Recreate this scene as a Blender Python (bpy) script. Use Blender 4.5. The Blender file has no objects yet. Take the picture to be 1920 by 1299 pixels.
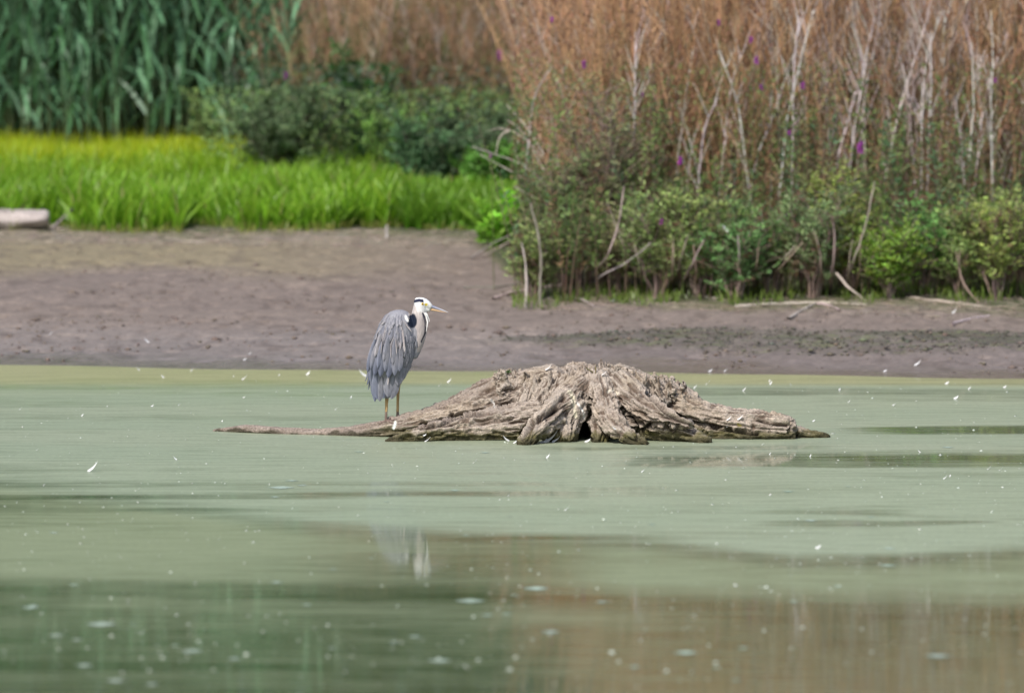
import bpy, math, random
import numpy as np
from mathutils import Vector, Matrix
from mathutils.bvhtree import BVHTree

sc = bpy.context.scene
COL = sc.collection
RN = np.random.RandomState(7)
random.seed(7)

# ------------------------------------------------------------------ camera
FPX, CX, CY, HCAM = 10960.0, 960.0, 649.5, 3.0
PITCH = math.atan(651.5 / FPX)
cam = bpy.data.cameras.new('camera')
camo = bpy.data.objects.new('camera', cam)
COL.objects.link(camo)
camo.location = (0, 0, HCAM)
camo.rotation_euler = (math.radians(90) - PITCH, 0, 0)
cam.sensor_width = 36.0
cam.lens = FPX / 1920.0 * 36.0
cam.clip_start = 0.5
cam.clip_end = 2000
cam.dof.use_dof = True
cam.dof.focus_distance = 39.7
cam.dof.aperture_fstop = 2.0
sc.camera = camo

# ------------------------------------------------------------------ sky, sun, exposure
SUN_EL, SUN_AZ = 48.0, 208.0      # azimuth clockwise from +Y (the view direction)
w = bpy.data.worlds.new("World")
sc.world = w
w.use_nodes = True
nt = w.node_tree
bg = nt.nodes['Background']
sky = nt.nodes.new('ShaderNodeTexSky')
sky.sky_type = 'NISHITA'
sky.sun_disc = False
sky.sun_elevation = math.radians(SUN_EL)
sky.sun_rotation = math.radians(SUN_AZ)
sky.dust_density = 2.5
nt.links.new(sky.outputs[0], bg.inputs[0])
bg.inputs[1].default_value = 0.13
sun = bpy.data.lights.new('sun', 'SUN')
sun.energy = 3.0
sun.angle = math.radians(1.5)
sun.color = (1.0, 0.955, 0.89)
suno = bpy.data.objects.new('sun', sun)
COL.objects.link(suno)
_a, _e = math.radians(SUN_AZ), math.radians(SUN_EL)
sdir = Vector((math.sin(_a) * math.cos(_e), math.cos(_a) * math.cos(_e), math.sin(_e)))
suno.rotation_euler = sdir.to_track_quat('Z', 'Y').to_euler()
suno.location = sdir * 60
sc.view_settings.view_transform = 'Standard'
sc.view_settings.look = 'None'
sc.view_settings.exposure = 0.28
sc.view_settings.gamma = 1
sc.cycles.max_bounces = 7
sc.cycles.transmission_bounces = 3
sc.cycles.use_denoising = True

# ------------------------------------------------------------------ helpers
def at(px, py, D):
    """world point seen at photo pixel (px,py) at distance Y=D"""
    u, v = (px - CX) / FPX, (CY - py) / FPX
    dx, dy, dz = u, math.cos(PITCH) + v * math.sin(PITCH), -math.sin(PITCH) + v * math.cos(PITCH)
    return Vector((dx / dy * D, D, HCAM + dz / dy * D))

def lin(*c):
    return tuple(((x / 255) / 12.92 if x / 255 <= 0.04045 else ((x / 255 + 0.055) / 1.055) ** 2.4) for x in c)

def _hash(ix, iy, iz):
    h = (ix * 374761393 + iy * 668265263 + iz * 2147483647 + 1013904223) & 0xffffffff
    h = ((h ^ (h >> 13)) * 1274126177) & 0xffffffff
    h = ((h ^ (h >> 16)) * 2246822519) & 0xffffffff
    return ((h ^ (h >> 15)) & 0xffffff) / float(0xffffff)

def vnoise(p):
    p = np.asarray(p, float)
    i = np.floor(p).astype(np.int64); f = p - i
    f = f * f * (3 - 2 * f)
    x, y, z = i[..., 0], i[..., 1], i[..., 2]
    fx, fy, fz = f[..., 0], f[..., 1], f[..., 2]
    def L(a, b, t): return a + (b - a) * t
    return L(L(L(_hash(x, y, z), _hash(x + 1, y, z), fx), L(_hash(x, y + 1, z), _hash(x + 1, y + 1, z), fx), fy),
             L(L(_hash(x, y, z + 1), _hash(x + 1, y, z + 1), fx), L(_hash(x, y + 1, z + 1), _hash(x + 1, y + 1, z + 1), fx), fy), fz)

def n3(x, y, z, s=1.0, octaves=3):
    x, y, z = np.broadcast_arrays(np.asarray(x, float), y, z)
    out, a, t = 0, 1.0, 0
    p = np.stack([x, y, z], -1) * s
    for k in range(octaves):
        out = out + a * vnoise(p + 17.3 * k); t += a; a *= 0.5; p = p * 2.03
    return out / t

def smooth(a, b, x):
    t = np.clip((np.asarray(x, float) - a) / (b - a), 0, 1)
    return t * t * (3 - 2 * t)

def link(o, parent=None, label=None, cat=None, group=None, kind=None):
    COL.objects.link(o)
    if parent is not None: o.parent = parent
    if label: o['label'] = label
    if cat: o['category'] = cat
    if group: o['group'] = group
    if kind: o['kind'] = kind
    return o

def make_mesh(name, v, f, mat, col=None, attrs=None, smooth_sh=True):
    v = np.asarray(v, np.float32).reshape(-1, 3)
    me = bpy.data.meshes.new(name)
    if isinstance(f, list) and f and not isinstance(f[0], np.ndarray):
        me.from_pydata([tuple(map(float, a)) for a in v], [], [tuple(int(i) for i in q) for q in f])
    else:
        fs = f if isinstance(f, list) else [f]
        me.vertices.add(len(v)); me.vertices.foreach_set('co', v.ravel())
        idx = np.concatenate([a.ravel() for a in fs]).astype(np.int32)
        cnt = np.concatenate([np.full(len(a), a.shape[1]) for a in fs]).astype(np.int32)
        st = np.concatenate([[0], np.cumsum(cnt)[:-1]]).astype(np.int32)
        me.loops.add(len(idx)); me.loops.foreach_set('vertex_index', idx)
        me.polygons.add(len(cnt)); me.polygons.foreach_set('loop_start', st)
        me.polygons.foreach_set('loop_total', cnt)
        me.update(calc_edges=True); me.validate()
    if col is not None:
        c = np.asarray(col, np.float32)
        if c.shape[1] == 3: c = np.concatenate([c, np.ones((len(c), 1), np.float32)], 1)
        a = me.color_attributes.new('Col', 'FLOAT_COLOR', 'POINT'); a.data.foreach_set('color', c.ravel())
    for k, arr in (attrs or {}).items():
        a = me.attributes.new(k, 'FLOAT', 'POINT'); a.data.foreach_set('value', np.asarray(arr, np.float32))
    if smooth_sh: me.polygons.foreach_set('use_smooth', np.ones(len(me.polygons), bool))
    me.materials.append(mat)
    return me

def obj(name, me, parent=None, **k):
    return link(bpy.data.objects.new(name, me), parent, **k)

def empty(name, loc, **k):
    o = bpy.data.objects.new(name, None); o.location = loc; o.empty_display_size = .1
    return link(o, **k)

# ------------------------------------------------------------------ materials
def mat_new(name):
    m = bpy.data.materials.new(name); m.use_nodes = True
    n = m.node_tree; b = n.nodes['Principled BSDF']
    return m, n, b

def node(n, t, **k):
    x = n.nodes.new(t)
    for a, b in k.items(): setattr(x, a, b)
    return x

def attr_color(n, name='Col'):
    a = node(n, 'ShaderNodeAttribute'); a.attribute_name = name
    return a

def leaf_mat(name, transl=0.45, rough=0.5, spec=0.35, objvar=0.0):
    m, n, b = mat_new(name)
    a = attr_color(n)
    colout = a.outputs['Color']
    if objvar:
        oi = node(n, 'ShaderNodeObjectInfo'); hs = node(n, 'ShaderNodeHueSaturation')
        mr = node(n, 'ShaderNodeMapRange'); mr.inputs[3].default_value = 1 - objvar; mr.inputs[4].default_value = 1 + objvar
        n.links.new(oi.outputs['Random'], mr.inputs[0]); n.links.new(mr.outputs[0], hs.inputs['Value'])
        n.links.new(colout, hs.inputs['Color']); colout = hs.outputs[0]
    n.links.new(colout, b.inputs['Base Color'])
    b.inputs['Roughness'].default_value = rough
    b.inputs['Specular IOR Level'].default_value = spec
    if transl:
        t = node(n, 'ShaderNodeBsdfTranslucent'); mx = node(n, 'ShaderNodeMixShader')
        n.links.new(colout, t.inputs[0]); mx.inputs[0].default_value = transl
        n.links.new(b.outputs[0], mx.inputs[1]); n.links.new(t.outputs[0], mx.inputs[2])
        n.links.new(mx.outputs[0], n.nodes['Material Output'].inputs[0])
    return m

def attr_mat(name, rough=0.8, spec=0.3, nscale=0, nbump=0.0, nvar=0.0, stretch=(1, 1, 1)):
    m, n, b = mat_new(name)
    a = attr_color(n); out = a.outputs['Color']
    if nscale:
        tc = node(n, 'ShaderNodeTexCoord'); mp = node(n, 'ShaderNodeMapping'); mp.inputs['Scale'].default_value = stretch
        nz = node(n, 'ShaderNodeTexNoise'); nz.inputs['Scale'].default_value = nscale; nz.inputs['Detail'].default_value = 6
        n.links.new(tc.outputs['Object'], mp.inputs[0]); n.links.new(mp.outputs[0], nz.inputs['Vector'])
        if nvar:
            mr = node(n, 'ShaderNodeMapRange'); mr.inputs[1].default_value = .25; mr.inputs[2].default_value = .75
            mr.inputs[3].default_value = 1 - nvar; mr.inputs[4].default_value = 1 + nvar
            n.links.new(nz.outputs[0], mr.inputs[0])
            vm = node(n, 'ShaderNodeVectorMath', operation='SCALE')
            n.links.new(out, vm.inputs[0]); n.links.new(mr.outputs[0], vm.inputs['Scale']); out = vm.outputs[0]
        if nbump:
            bp = node(n, 'ShaderNodeBump'); bp.inputs['Distance'].default_value = nbump; bp.inputs['Strength'].default_value = 1
            n.links.new(nz.outputs[0], bp.inputs['Height']); n.links.new(bp.outputs[0], b.inputs['Normal'])
    n.links.new(out, b.inputs['Base Color'])
    b.inputs['Roughness'].default_value = rough
    b.inputs['Specular IOR Level'].default_value = spec
    return m

M_leaf = leaf_mat('leaf_green', 0.4)
M_reed = leaf_mat('reed_green', 0.3, rough=.4, spec=.5, objvar=.35)
M_grass = leaf_mat('grass_green', 0.5, rough=.4, spec=.45)
M_dry = attr_mat('dry_stalk', 0.75, 0.3)
M_stick = attr_mat('dead_wood', 0.8, 0.25, 40, .003, .25, (1, 1, .3))
M_feather = leaf_mat('white_down', 0.25, rough=.6, spec=.2)

# ------------------------------------------------------------------ terrain
def shore(x):
    # distance of the waterline: the left shore is farther off than the right one
    x = np.asarray(x, float)
    return 47.05 - 0.19 * x + 0.12 * np.sin(x * 1.1 + .6) + 0.05 * np.sin(x * 3.1)

def ground_base(x, D):
    d = np.asarray(D, float) - shore(x)
    z = np.where(d < 0, 0.05 * d, 0.055 * d)
    z = np.where(d > 15.5, 0.8525 + (d - 15.5) * 0.012, z)
    z = np.maximum(z, -1.2)
    return np.minimum(z, 1.6)

def ground(x, D):
    x = np.asarray(x, float); D = np.asarray(D, float)
    z = ground_base(x, D)
    d = D - shore(x)
    on = smooth(0.1, 1.2, d) * (1 - smooth(30, 60, D - 40))
    z = z + on * (n3(x, D, 0, .9, 3) - .5) * .075
    # the low mat of stranded algae on the right
    rid = ridge(x, D)
    z = z + rid * (0.012 + .045 * n3(x, D, 3, 3.2, 4))
    return z

def ridge(x, D):
    c = 48.95 - 0.12 * (x - 1.5) + .15 * np.sin(x * 1.7)
    wid = 0.12 + .95 * smooth(-.6, 2.0, x) * smooth(7, 3, x) + .34 * (n3(x, D, 9, 1.3, 3) - .5)
    a = smooth(-.7, .4, x)
    return a * (1 - smooth(wid * .45, wid * 1.25, np.abs(D - c)))

def grid_axis(fine_lo, fine_hi, step, outs_lo, outs_hi):
    return np.concatenate([outs_lo, np.arange(fine_lo, fine_hi + 1e-6, step), outs_hi])

xs = grid_axis(-6.2, 6.2, .035, [-600, -200, -80, -40, -20, -12, -8], [8, 12, 20, 40, 80, 200, 600])
ys = grid_axis(45.6, 61.5, .035, [-60, 0, 20, 35, 42, 44.5], [62, 63, 64, 65, 66, 68, 70, 73, 77, 85, 100, 140, 220, 400, 900])
X, Y = np.meshgrid(xs, ys)
Z = ground(X, Y)
fine = ((np.abs(X) < 6.3) & (Y > 45.5) & (Y < 61.6))
d = Y - shore(X)
lump = n3(X, Y * .7, 5, 9, 3)
lump2 = n3(X, Y * .6, 25, 3.4, 2)
Z = Z + fine * (smooth(.57, .75, lump) * .014 - smooth(.6, .8, n3(X, Y * .8, 11, 6, 2)) * .03 + (lump2 - .5) * .012) * smooth(0.15, 1.2, d)
# colours of the mud: paler and greyer mud towards the waterline, brown mud, olive algae film, dark algae mat, leaf litter under the shrubs
def mixc(c, t, new):
    return c * (1 - t[..., None]) + np.array(new) * t[..., None]
C = np.zeros(X.shape + (3,)) + np.array((.205, .165, .14))
C = mixc(C, smooth(.35, .7, n3(X * .5, Y, 2, .8, 3)) * .5, (.165, .132, .115))
C = mixc(C, smooth(3.6, 2.2, d) * .5 , (.235, .205, .19))
C = mixc(C, smooth(6.5, 8.5, d + (n3(X, Y, 4, .6, 2) - .5) * 3) * smooth(.4, -3.5, X) * .75, (.235, .20, .115))
C = mixc(C, smooth(9.8, 11.5, d) * .7, (.21, .18, .14))
rid = ridge(X, Y)
C = mixc(C, rid * (.52 + .45 * smooth(.35, .6, n3(X, Y * 1.5, 7, 4, 4))), (.088, .082, .062))
C = mixc(C, smooth(2.6, 1.6, d) * smooth(-.5, 1.0, X) * .45, (.15, .12, .11))
C = mixc(C, smooth(.3, 1.0, rid) * smooth(.55, .7, n3(X, Y * 2, 17, 7, 2)) * .6, (.12, .135, .06))
C = mixc(C, smooth(.62, .78, n3(X, Y * .7, 11, 6, 2)) * .5, (.11, .085, .07))
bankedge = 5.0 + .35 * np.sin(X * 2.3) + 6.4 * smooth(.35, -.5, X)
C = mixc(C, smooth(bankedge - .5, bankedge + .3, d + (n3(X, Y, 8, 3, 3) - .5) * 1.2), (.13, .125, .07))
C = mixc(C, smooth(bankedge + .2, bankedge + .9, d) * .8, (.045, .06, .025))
C *= (.82 + .36 * n3(X, Y * .6, 31, 14, 3))[..., None]
WET = smooth(1.6 + 1.2 * smooth(0, -3, X), .05, d + (n3(X * .6, Y, 41, 1.2, 3) - .5) * 1.6)
WET = np.maximum(WET, .45 * smooth(.5, .7, n3(X * .5, Y, 44, 1.3, 3)) * smooth(4.5, 1.5, d))
ny, nx = X.shape
I = np.arange(nx * ny).reshape(ny, nx)
F = np.stack([I[:-1, :-1], I[:-1, 1:], I[1:, 1:], I[1:, :-1]], -1).reshape(-1, 4)
M_mud, n, b = mat_new('wet_mud')
a = attr_color(n); wv = attr_color(n, 'wet')
tc = node(n, 'ShaderNodeTexCoord')
nz = node(n, 'ShaderNodeTexNoise'); nz.inputs['Scale'].default_value = 26; nz.inputs['Detail'].default_value = 8
n.links.new(tc.outputs['Object'], nz.inputs['Vector'])
mr = node(n, 'ShaderNodeMapRange'); mr.inputs[1].default_value = .3; mr.inputs[2].default_value = .7; mr.inputs[3].default_value = .8; mr.inputs[4].default_value = 1.2
n.links.new(nz.outputs[0], mr.inputs[0])
vm = node(n, 'ShaderNodeVectorMath', operation='SCALE'); n.links.new(a.outputs['Color'], vm.inputs[0]); n.links.new(mr.outputs[0], vm.inputs['Scale'])
n.links.new(vm.outputs[0], b.inputs['Base Color'])
rr = node(n, 'ShaderNodeMapRange'); rr.inputs[3].default_value = .78; rr.inputs[4].default_value = .2
n.links.new(wv.outputs['Fac'], rr.inputs[0]); n.links.new(rr.outputs[0], b.inputs['Roughness'])
bp = node(n, 'ShaderNodeBump'); bp.inputs['Distance'].default_value = .006
n.links.new(nz.outputs[0], bp.inputs['Height']); n.links.new(bp.outputs[0], b.inputs['Normal'])
b.inputs['Specular IOR Level'].default_value = .4
obj('mud_bank', make_mesh('mud_bank', np.stack([X, Y, Z], -1), F, M_mud, C.reshape(-1, 3), {'wet': WET.ravel()}), kind='structure')

def gz(x, D):
    return float(ground(np.array(x), np.array(D)))

def on_ground(px, py, lo=45.0, hi=80.0):
    """ground point seen at pixel"""
    for D in np.arange(lo, hi, .04):
        p = at(px, py, D)
        if p.z <= gz(p.x, D): return Vector((p.x, D, gz(p.x, D)))
    return at(px, py, hi)

def on_water(px, py):
    p = at(px, py, 40.0)
    D = 40.0 * HCAM / (HCAM - p.z)
    q = at(px, py, D); q.z = 0
    return q

# ------------------------------------------------------------------ water
xs = grid_axis(-6, 6, .05, [-150, -60, -30, -15, -9], [9, 15, 30, 60, 150])
ys = grid_axis(20, 50, .05, [-60, -20, 5, 14, 18], [52, 56])
X, Y = np.meshgrid(xs, ys)
# film edges are laid out by the row of the photograph they cross at each distance
ROW = FPX * HCAM / np.maximum(Y, 3) - 2.0
PXC = CX + X * FPX / np.maximum(Y, 3)
wob = (n3(X * .35, Y * 1.0, 1, 1.0, 4) - .5)
wob2 = (n3(X * .6, Y * 4.0, 2, 1.0, 4) - .5)
def band(x, lo, hi, s): return smooth(lo - s, lo + s, x) * (1 - smooth(hi - s, hi + s, x))
edge = np.interp(PXC, [-200, 0, 300, 600, 900, 1200, 1500, 1700, 1900, 2100], [890, 905, 945, 985, 998, 1015, 1050, 1045, 1028, 1020])
film = 1 - smooth(-14 - 26 * smooth(700, 100, PXC), 20 + 40 * smooth(700, 100, PXC), ROW + wob * 24 + wob2 * 34 * smooth(700, 200, PXC) + wob2 * 16 - edge) * .82
t = ROW + wob * 20 + wob2 * 8
# streaks of clearer water
film -= .75 * band(t, 796, 808, 3) * smooth(1540, 1700, PXC)
film -= .62 * band(t, 851, 872, 4) * smooth(1080, 1300, PXC)
film -= .35 * band(t, 838, 846, 3) * smooth(900, 1100, PXC) * (1 - smooth(1500, 1600, PXC))
film -= .30 * band(t, 903, 912, 4) * smooth(1100, 1000, PXC)
film -= .45 * band(t, 927, 938, 3) * smooth(1150, 900, PXC)
film -= .28 * band(t, 728, 742, 4) * smooth(900, 1300, PXC)
film -= .18 * band(t, 716, 728, 3) * smooth(1200, 500, PXC)
film -= .16 * smooth(.52, .7, n3(X * .25, Y * 1.6, 5, 1, 4))
film -= .45 * smooth(.62, .70, n3(X * .5, Y * 1.5, 55, 1, 4)) * band(ROW, 955, 1000, 20) * smooth(1300, 1500, PXC)
# veil of film on the nearer water
near = smooth(-5, 30, ROW - edge)
film += near * (.38 * band(t + (PXC - 960) * -.03, 1040, 1105, 34) * smooth(850, 1300, PXC) +
                .45 * band(t - (PXC - 960) * .02, 1010, 1095, 38) * smooth(1000, 1200, PXC) +
                .34 * band(t - (PXC - 960) * .02, 1128, 1165, 12) * smooth(0, 300, PXC) * smooth(1500, 1000, PXC) +
                .30 * band(t, 975, 1090, 30) * smooth(1000, 400, PXC) +
                .42 * band(ROW + wob * 80, 925, 1090, 75) * smooth(900, 300, PXC))
film -= near * .10 * band(t, 1085, 1125, 10) * smooth(1100, 500, PXC)
film += near * (.03 + .22 * smooth(.35, .7, n3(X * .22, Y * 1.1, 77, 1, 4)) * smooth(1500, 1100, PXC)); film -= near * .05 * smooth(1140, 1175, t) * smooth(1300, 1000, PXC); film = np.clip(film, .06, 1) 
C = np.zeros(X.shape + (3,)) + np.array((.325, .365, .25))
C = mixc(C, smooth(.35, .65, n3(X * .3, Y * .8, 12, 1, 3)) * .5, (.285, .34, .23))
C = mixc(C, (1 - smooth(714, 728, ROW + wob * 10)) , (.345, .345, .18))
C = mixc(C, smooth(820, 960, ROW) * .45, (.31, .375, .235))
C = mixc(C, near * .8, (.235, .265, .135))
ny, nx = X.shape
I = np.arange(nx * ny).reshape(ny, nx)
F = np.stack([I[:-1, :-1], I[:-1, 1:], I[1:, 1:], I[1:, :-1]], -1).reshape(-1, 4)
M_water, n, b = mat_new('pond_water')
a = attr_color(n); fa = attr_color(n, 'film')
tc = node(n, 'ShaderNodeTexCoord')
def tex(scale, sx, sy, detail=4):
    mp = node(n, 'ShaderNodeMapping'); mp.inputs['Scale'].default_value = (sx, sy, 1)
    z = node(n, 'ShaderNodeTexNoise'); z.inputs['Scale'].default_value = scale; z.inputs['Detail'].default_value = detail
    n.links.new(tc.outputs['Object'], mp.inputs[0]); n.links.new(mp.outputs[0], z.inputs['Vector']); return z
nf = tex(1.0, 2.2, 9, 7)      # streaks inside the film
ngr = tex(1.0, 30, 30, 3)       # grains
mr = node(n, 'ShaderNodeMapRange'); mr.inputs[1].default_value = .3; mr.inputs[2].default_value = .7; mr.inputs[3].default_value = -.2; mr.inputs[4].default_value = .15
n.links.new(nf.outputs[0], mr.inputs[0])
ad = node(n, 'ShaderNodeMath', operation='ADD'); ad.use_clamp = True
n.links.new(fa.outputs['Fac'], ad.inputs[0]); n.links.new(mr.outputs[0], ad.inputs[1])
mrg = node(n, 'ShaderNodeMapRange'); mrg.inputs[1].default_value = .35; mrg.inputs[2].default_value = .65; mrg.inputs[3].default_value = .90; mrg.inputs[4].default_value = 1.1
n.links.new(ngr.outputs[0], mrg.inputs[0])
vm = node(n, 'ShaderNodeVectorMath', operation='SCALE'); n.links.new(a.outputs['Color'], vm.inputs[0]); n.links.new(mrg.outputs[0], vm.inputs['Scale'])
n.links.new(vm.outputs[0], b.inputs['Base Color'])
b.inputs['Roughness'].default_value = .38
b.inputs['IOR'].default_value = 1.33
b.inputs['Specular IOR Level'].default_value = .32
b2 = node(n, 'ShaderNodeBsdfPrincipled')
b2.inputs['Base Color'].default_value = (.055, .078, .030, 1)
b2.inputs['Roughness'].default_value = .034
b2.inputs['IOR'].default_value = 1.33
wv1 = tex(1.0, 3, 26, 3)
bp = node(n, 'ShaderNodeBump'); bp.inputs['Distance'].default_value = .00013; bp.inputs['Strength'].default_value = 1
n.links.new(wv1.outputs[0], bp.inputs['Height']); n.links.new(bp.outputs[0], b2.inputs['Normal'])
mx = node(n, 'ShaderNodeMixShader')
n.links.new(ad.outputs[0], mx.inputs[0]); n.links.new(b2.outputs[0], mx.inputs[1]); n.links.new(b.outputs[0], mx.inputs[2])
n.links.new(mx.outputs[0], n.nodes['Material Output'].inputs[0])
obj('pond_water', make_mesh('pond_water', np.stack([X, Y, np.zeros_like(X)], -1), F, M_water, C.reshape(-1, 3), {'film': film.ravel()}), kind='structure')

# ------------------------------------------------------------------ vegetation generators (numpy)
class Bag:
    """collects leaves and stalks, then builds ONE mesh"""
    def __init__(s): s.v, s.f, s.c, s.n = [], [], [], 0
    def add(s, v, f, c):
        s.v.append(v.reshape(-1, 3)); s.f.append(f + s.n); s.c.append(c.reshape(-1, 3)); s.n += len(s.v[-1])
    def leaves(s, pos, dirs, length, width, col, roll=None, fold=.25):
        N = len(pos)
        dirs = dirs / np.linalg.norm(dirs, axis=1, keepdims=True)
        r = RN.normal(size=(N, 3)) if roll is None else roll
        side = np.cross(dirs, r); side /= np.linalg.norm(side, axis=1, keepdims=True) + 1e-9
        nor = np.cross(side, dirs)
        L = np.broadcast_to(length, (N,))[:, None]; W = np.broadcast_to(width, (N,))[:, None]
        tip = pos + dirs * L - nor * L * .12
        mid = pos + dirs * L * .42 + nor * L * .06
        v = np.stack([pos, mid + side * W * .5 + nor * W * fold, tip, mid - side * W * .5 + nor * W * fold], 1)
        b = np.arange(N)[:, None] * 4
        f = np.concatenate([b + [0, 1, 2], b + [0, 2, 3]], 0)
        s.add(v, f, np.repeat(col, 4, 0))
    def blades(s, pos, az, lean, length, width, col, tipcol=None, droop=1.0, K=4):
        """bent grass blades, K cross pairs"""
        N = len(pos); t = np.linspace(0, 1, K)[None, :]
        ang = lean[:, None] + droop * t ** 1.6
        ds = (length / (K - 1))[:, None]
        h = np.stack([np.cos(az), np.sin(az)], -1)
        px = np.concatenate([np.zeros((N, 1)), np.cumsum(np.sin(ang[:, :-1]) * ds, 1)], 1)
        pz = np.concatenate([np.zeros((N, 1)), np.cumsum(np.cos(ang[:, :-1]) * ds, 1)], 1)
        P = pos[:, None, :] + np.stack([px * h[:, None, 0], px * h[:, None, 1], pz], -1)
        wd = width[:, None] * np.interp(t[0], [0, .35, .75, 1], [.6, 1, .65, .06])[None, :] * .5
        tw = RN.uniform(-1.2, 1.2, N)
        sx = np.stack([-h[:, 1] * np.cos(tw) + h[:, 0] * np.sin(tw), h[:, 0] * np.cos(tw) + h[:, 1] * np.sin(tw), np.zeros(N)], -1)
        A = P + sx[:, None, :] * wd[..., None]; B = P - sx[:, None, :] * wd[..., None]
        v = np.stack([A, B], 2).reshape(N, K * 2, 3)
        b = (np.arange(N) * K * 2)[:, None]
        fs = []
        for k in range(K - 1):
            fs += [b + [2 * k, 2 * k + 1, 2 * k + 3], b + [2 * k, 2 * k + 3, 2 * k + 2]]
        c = col[:, None, :] * np.ones((1, K * 2, 1))
        if tipcol is not None:
            tt = np.repeat(t[0], 2)[None, :, None]; c = c * (1 - tt) + tipcol[:, None, :] * tt
        s.add(v, np.concatenate(fs, 0), c)
    def stalks(s, P, R, col, sides=3):
        """P (N,K,3) polylines, R (N,K) radii"""
        N, K = P.shape[:2]
        a = np.arange(sides) * 2 * math.pi / sides
        T = P[:, -1] - P[:, 0]; T /= np.linalg.norm(T, axis=1, keepdims=True) + 1e-9
        ref = np.where(np.abs(T[:, 2:3]) > .9, [[1., 0, 0]], [[0, 0, 1.]])
        U = np.cross(T, ref); U /= np.linalg.norm(U, axis=1, keepdims=True); V = np.cross(T, U)
        ring = U[:, None, None, :] * np.cos(a)[None, None, :, None] + V[:, None, None, :] * np.sin(a)[None, None, :, None]
        v = P[:, :, None, :] + ring * R[:, :, None, None]
        b = (np.arange(N) * K * sides)[:, None]
        fs = []
        for k in range(K - 1):
            for j in range(sides):
                a0, a1 = k * sides + j, k * sides + (j + 1) % sides
                fs += [b + [a0, a1, a1 + sides], b + [a0, a1 + sides, a0 + sides]]
        c = col[:, None, :] if col.ndim == 2 else np.repeat(col, sides, 1)
        s.add(v.reshape(N, K * sides, 3), np.concatenate(fs, 0), c * np.ones((1, K * sides, 1)))
    def mesh(s, name, mat, sm=False, origin=None):
        v = np.concatenate(s.v)
        if origin is not None: v = v - np.array(origin)
        return make_mesh(name, v, np.concatenate(s.f), mat, np.concatenate(s.c), smooth_sh=sm)

def jit(col, n, s=.25, hue=.08):
    c = np.array(col)[None, :] * (1 + RN.uniform(-s, s, (n, 1)))
    return np.clip(c * (1 + RN.uniform(-hue, hue, (n, 3))), .003, 1)

def gvec(x, D): return np.stack([x, D, ground(x, D)], -1)

# ---- reeds behind (the mass) and the front reeds one by one
BG = Bag()
N = 6000
D = RN.uniform(69.5, 76, N); px = RN.uniform(-500, 1050, N)
keep = (px < 620) | (D > 72.5)
D, px = D[keep], px[keep]; N = len(D)
x = (px - CX) * D / FPX
base = gvec(x, D); h = RN.uniform(3.4, 4.7, N)
lean = RN.normal(0, .05, (N, 2))
tt = np.linspace(0, 1, 4)
P = base[:, None, :] + np.stack([lean[:, :1] * h[:, None] * tt ** 1.5, lean[:, 1:] * h[:, None] * tt ** 1.5, h[:, None] * tt], -1)
BG.stalks(P, .008 * (1.15 - .6 * tt)[None, :] * np.ones((N, 1)), jit((.10, .15, .055), N, .3))
for k in range(8):
    u = RN.uniform(.2, .98, N)
    pos = base + np.stack([lean[:, 0] * h * u ** 1.5, lean[:, 1] * h * u ** 1.5, h * u], -1)
    BG.blades(pos, RN.uniform(0, 2 * math.pi, N), RN.uniform(.25, .9, N), RN.uniform(.3, .55, N), RN.uniform(.025, .042, N),
              jit((.075, .18, .09), N, .35), droop=.9)
obj('reed_bed', BG.mesh('reed_bed', M_grass), kind='stuff')

def reed_leaf_mesh(L, droop, wd, seed):
    B = Bag(); st = RN.get_state()
    B.blades(np.zeros((1, 3)), np.zeros(1), np.array([.35]), np.array([L]), np.array([wd]),
             np.array([[.15, .32, .17]]) * (0.75 + .14 * seed), droop=droop, K=7)
    return B.mesh('leaf', M_reed, sm=True)
leaf_meshes = [reed_leaf_mesh(L, dr, wd, i) for i, (L, dr, wd) in enumerate([(.6, .5, .055), (.72, 1.5, .06), (.5, .25, .05), (.75, 1.0, .06), (.6, 2.0, .055)])]
def reed_stem(h, bend, tone):
    B = Bag(); t = np.linspace(0, 1, 9)
    P = np.stack([bend * t ** 2 * h, 0 * t, h * t], -1)[None]
    c = np.stack([np.interp(t, [0, .3, 1], [.17, .09, .06]), np.interp(t, [0, .3, 1], [.19, .15, .13]), np.interp(t, [0, 1], [.08, .07])], -1)[None] * tone
    B.stalks(P, (.0095 * (1.1 - .7 * t))[None], c, sides=6)
    return B.mesh('stem', M_reed, sm=True)
stem_meshes = [reed_stem(3.9, .05, 1), reed_stem(4.2, -.08, .8), reed_stem(3.7, .12, 1.15), reed_stem(4.0, -.02, .95)]
stem_par = [(3.9, .05), (4.2, -.08), (3.7, .12), (4.0, -.02)]
REED_LABEL = 'tall green common reed standing in the dark reed bed behind the bright grass'
for i in range(105):
    D0 = 67.6 + 2.2 * random.random()
    p = -70 + i * 6.0 + random.uniform(-9, 9)
    if i > 70: p = 390 + 250 * random.random() ** 1.1; D0 = random.uniform(65.6, 67.2)
    x0 = (p - CX) * D0 / FPX
    k = i % 4
    r = empty('reed', (x0, D0, gz(x0, D0) - .03), label=REED_LABEL, cat='reed', group='tall green reeds behind the grass')
    rz = random.uniform(0, 6.28)
    r.rotation_euler = (0, 0, rz)
    obj('stem', stem_meshes[k], r)
    hh, bd = stem_par[k]
    for q in range(11):
        u = .16 + .82 * q / 11 + random.uniform(-.03, .03)
        l = obj('leaf', leaf_meshes[random.randrange(5)], r)
        l.location = (bd * u * u * hh, 0, hh * u)
        l.rotation_euler = (random.uniform(-.1, .1), random.uniform(-.15, .35), q * 2.6 + random.uniform(-.7, .7))
        sc_ = random.uniform(.75, 1.15); l.scale = (sc_, sc_, sc_)

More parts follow.
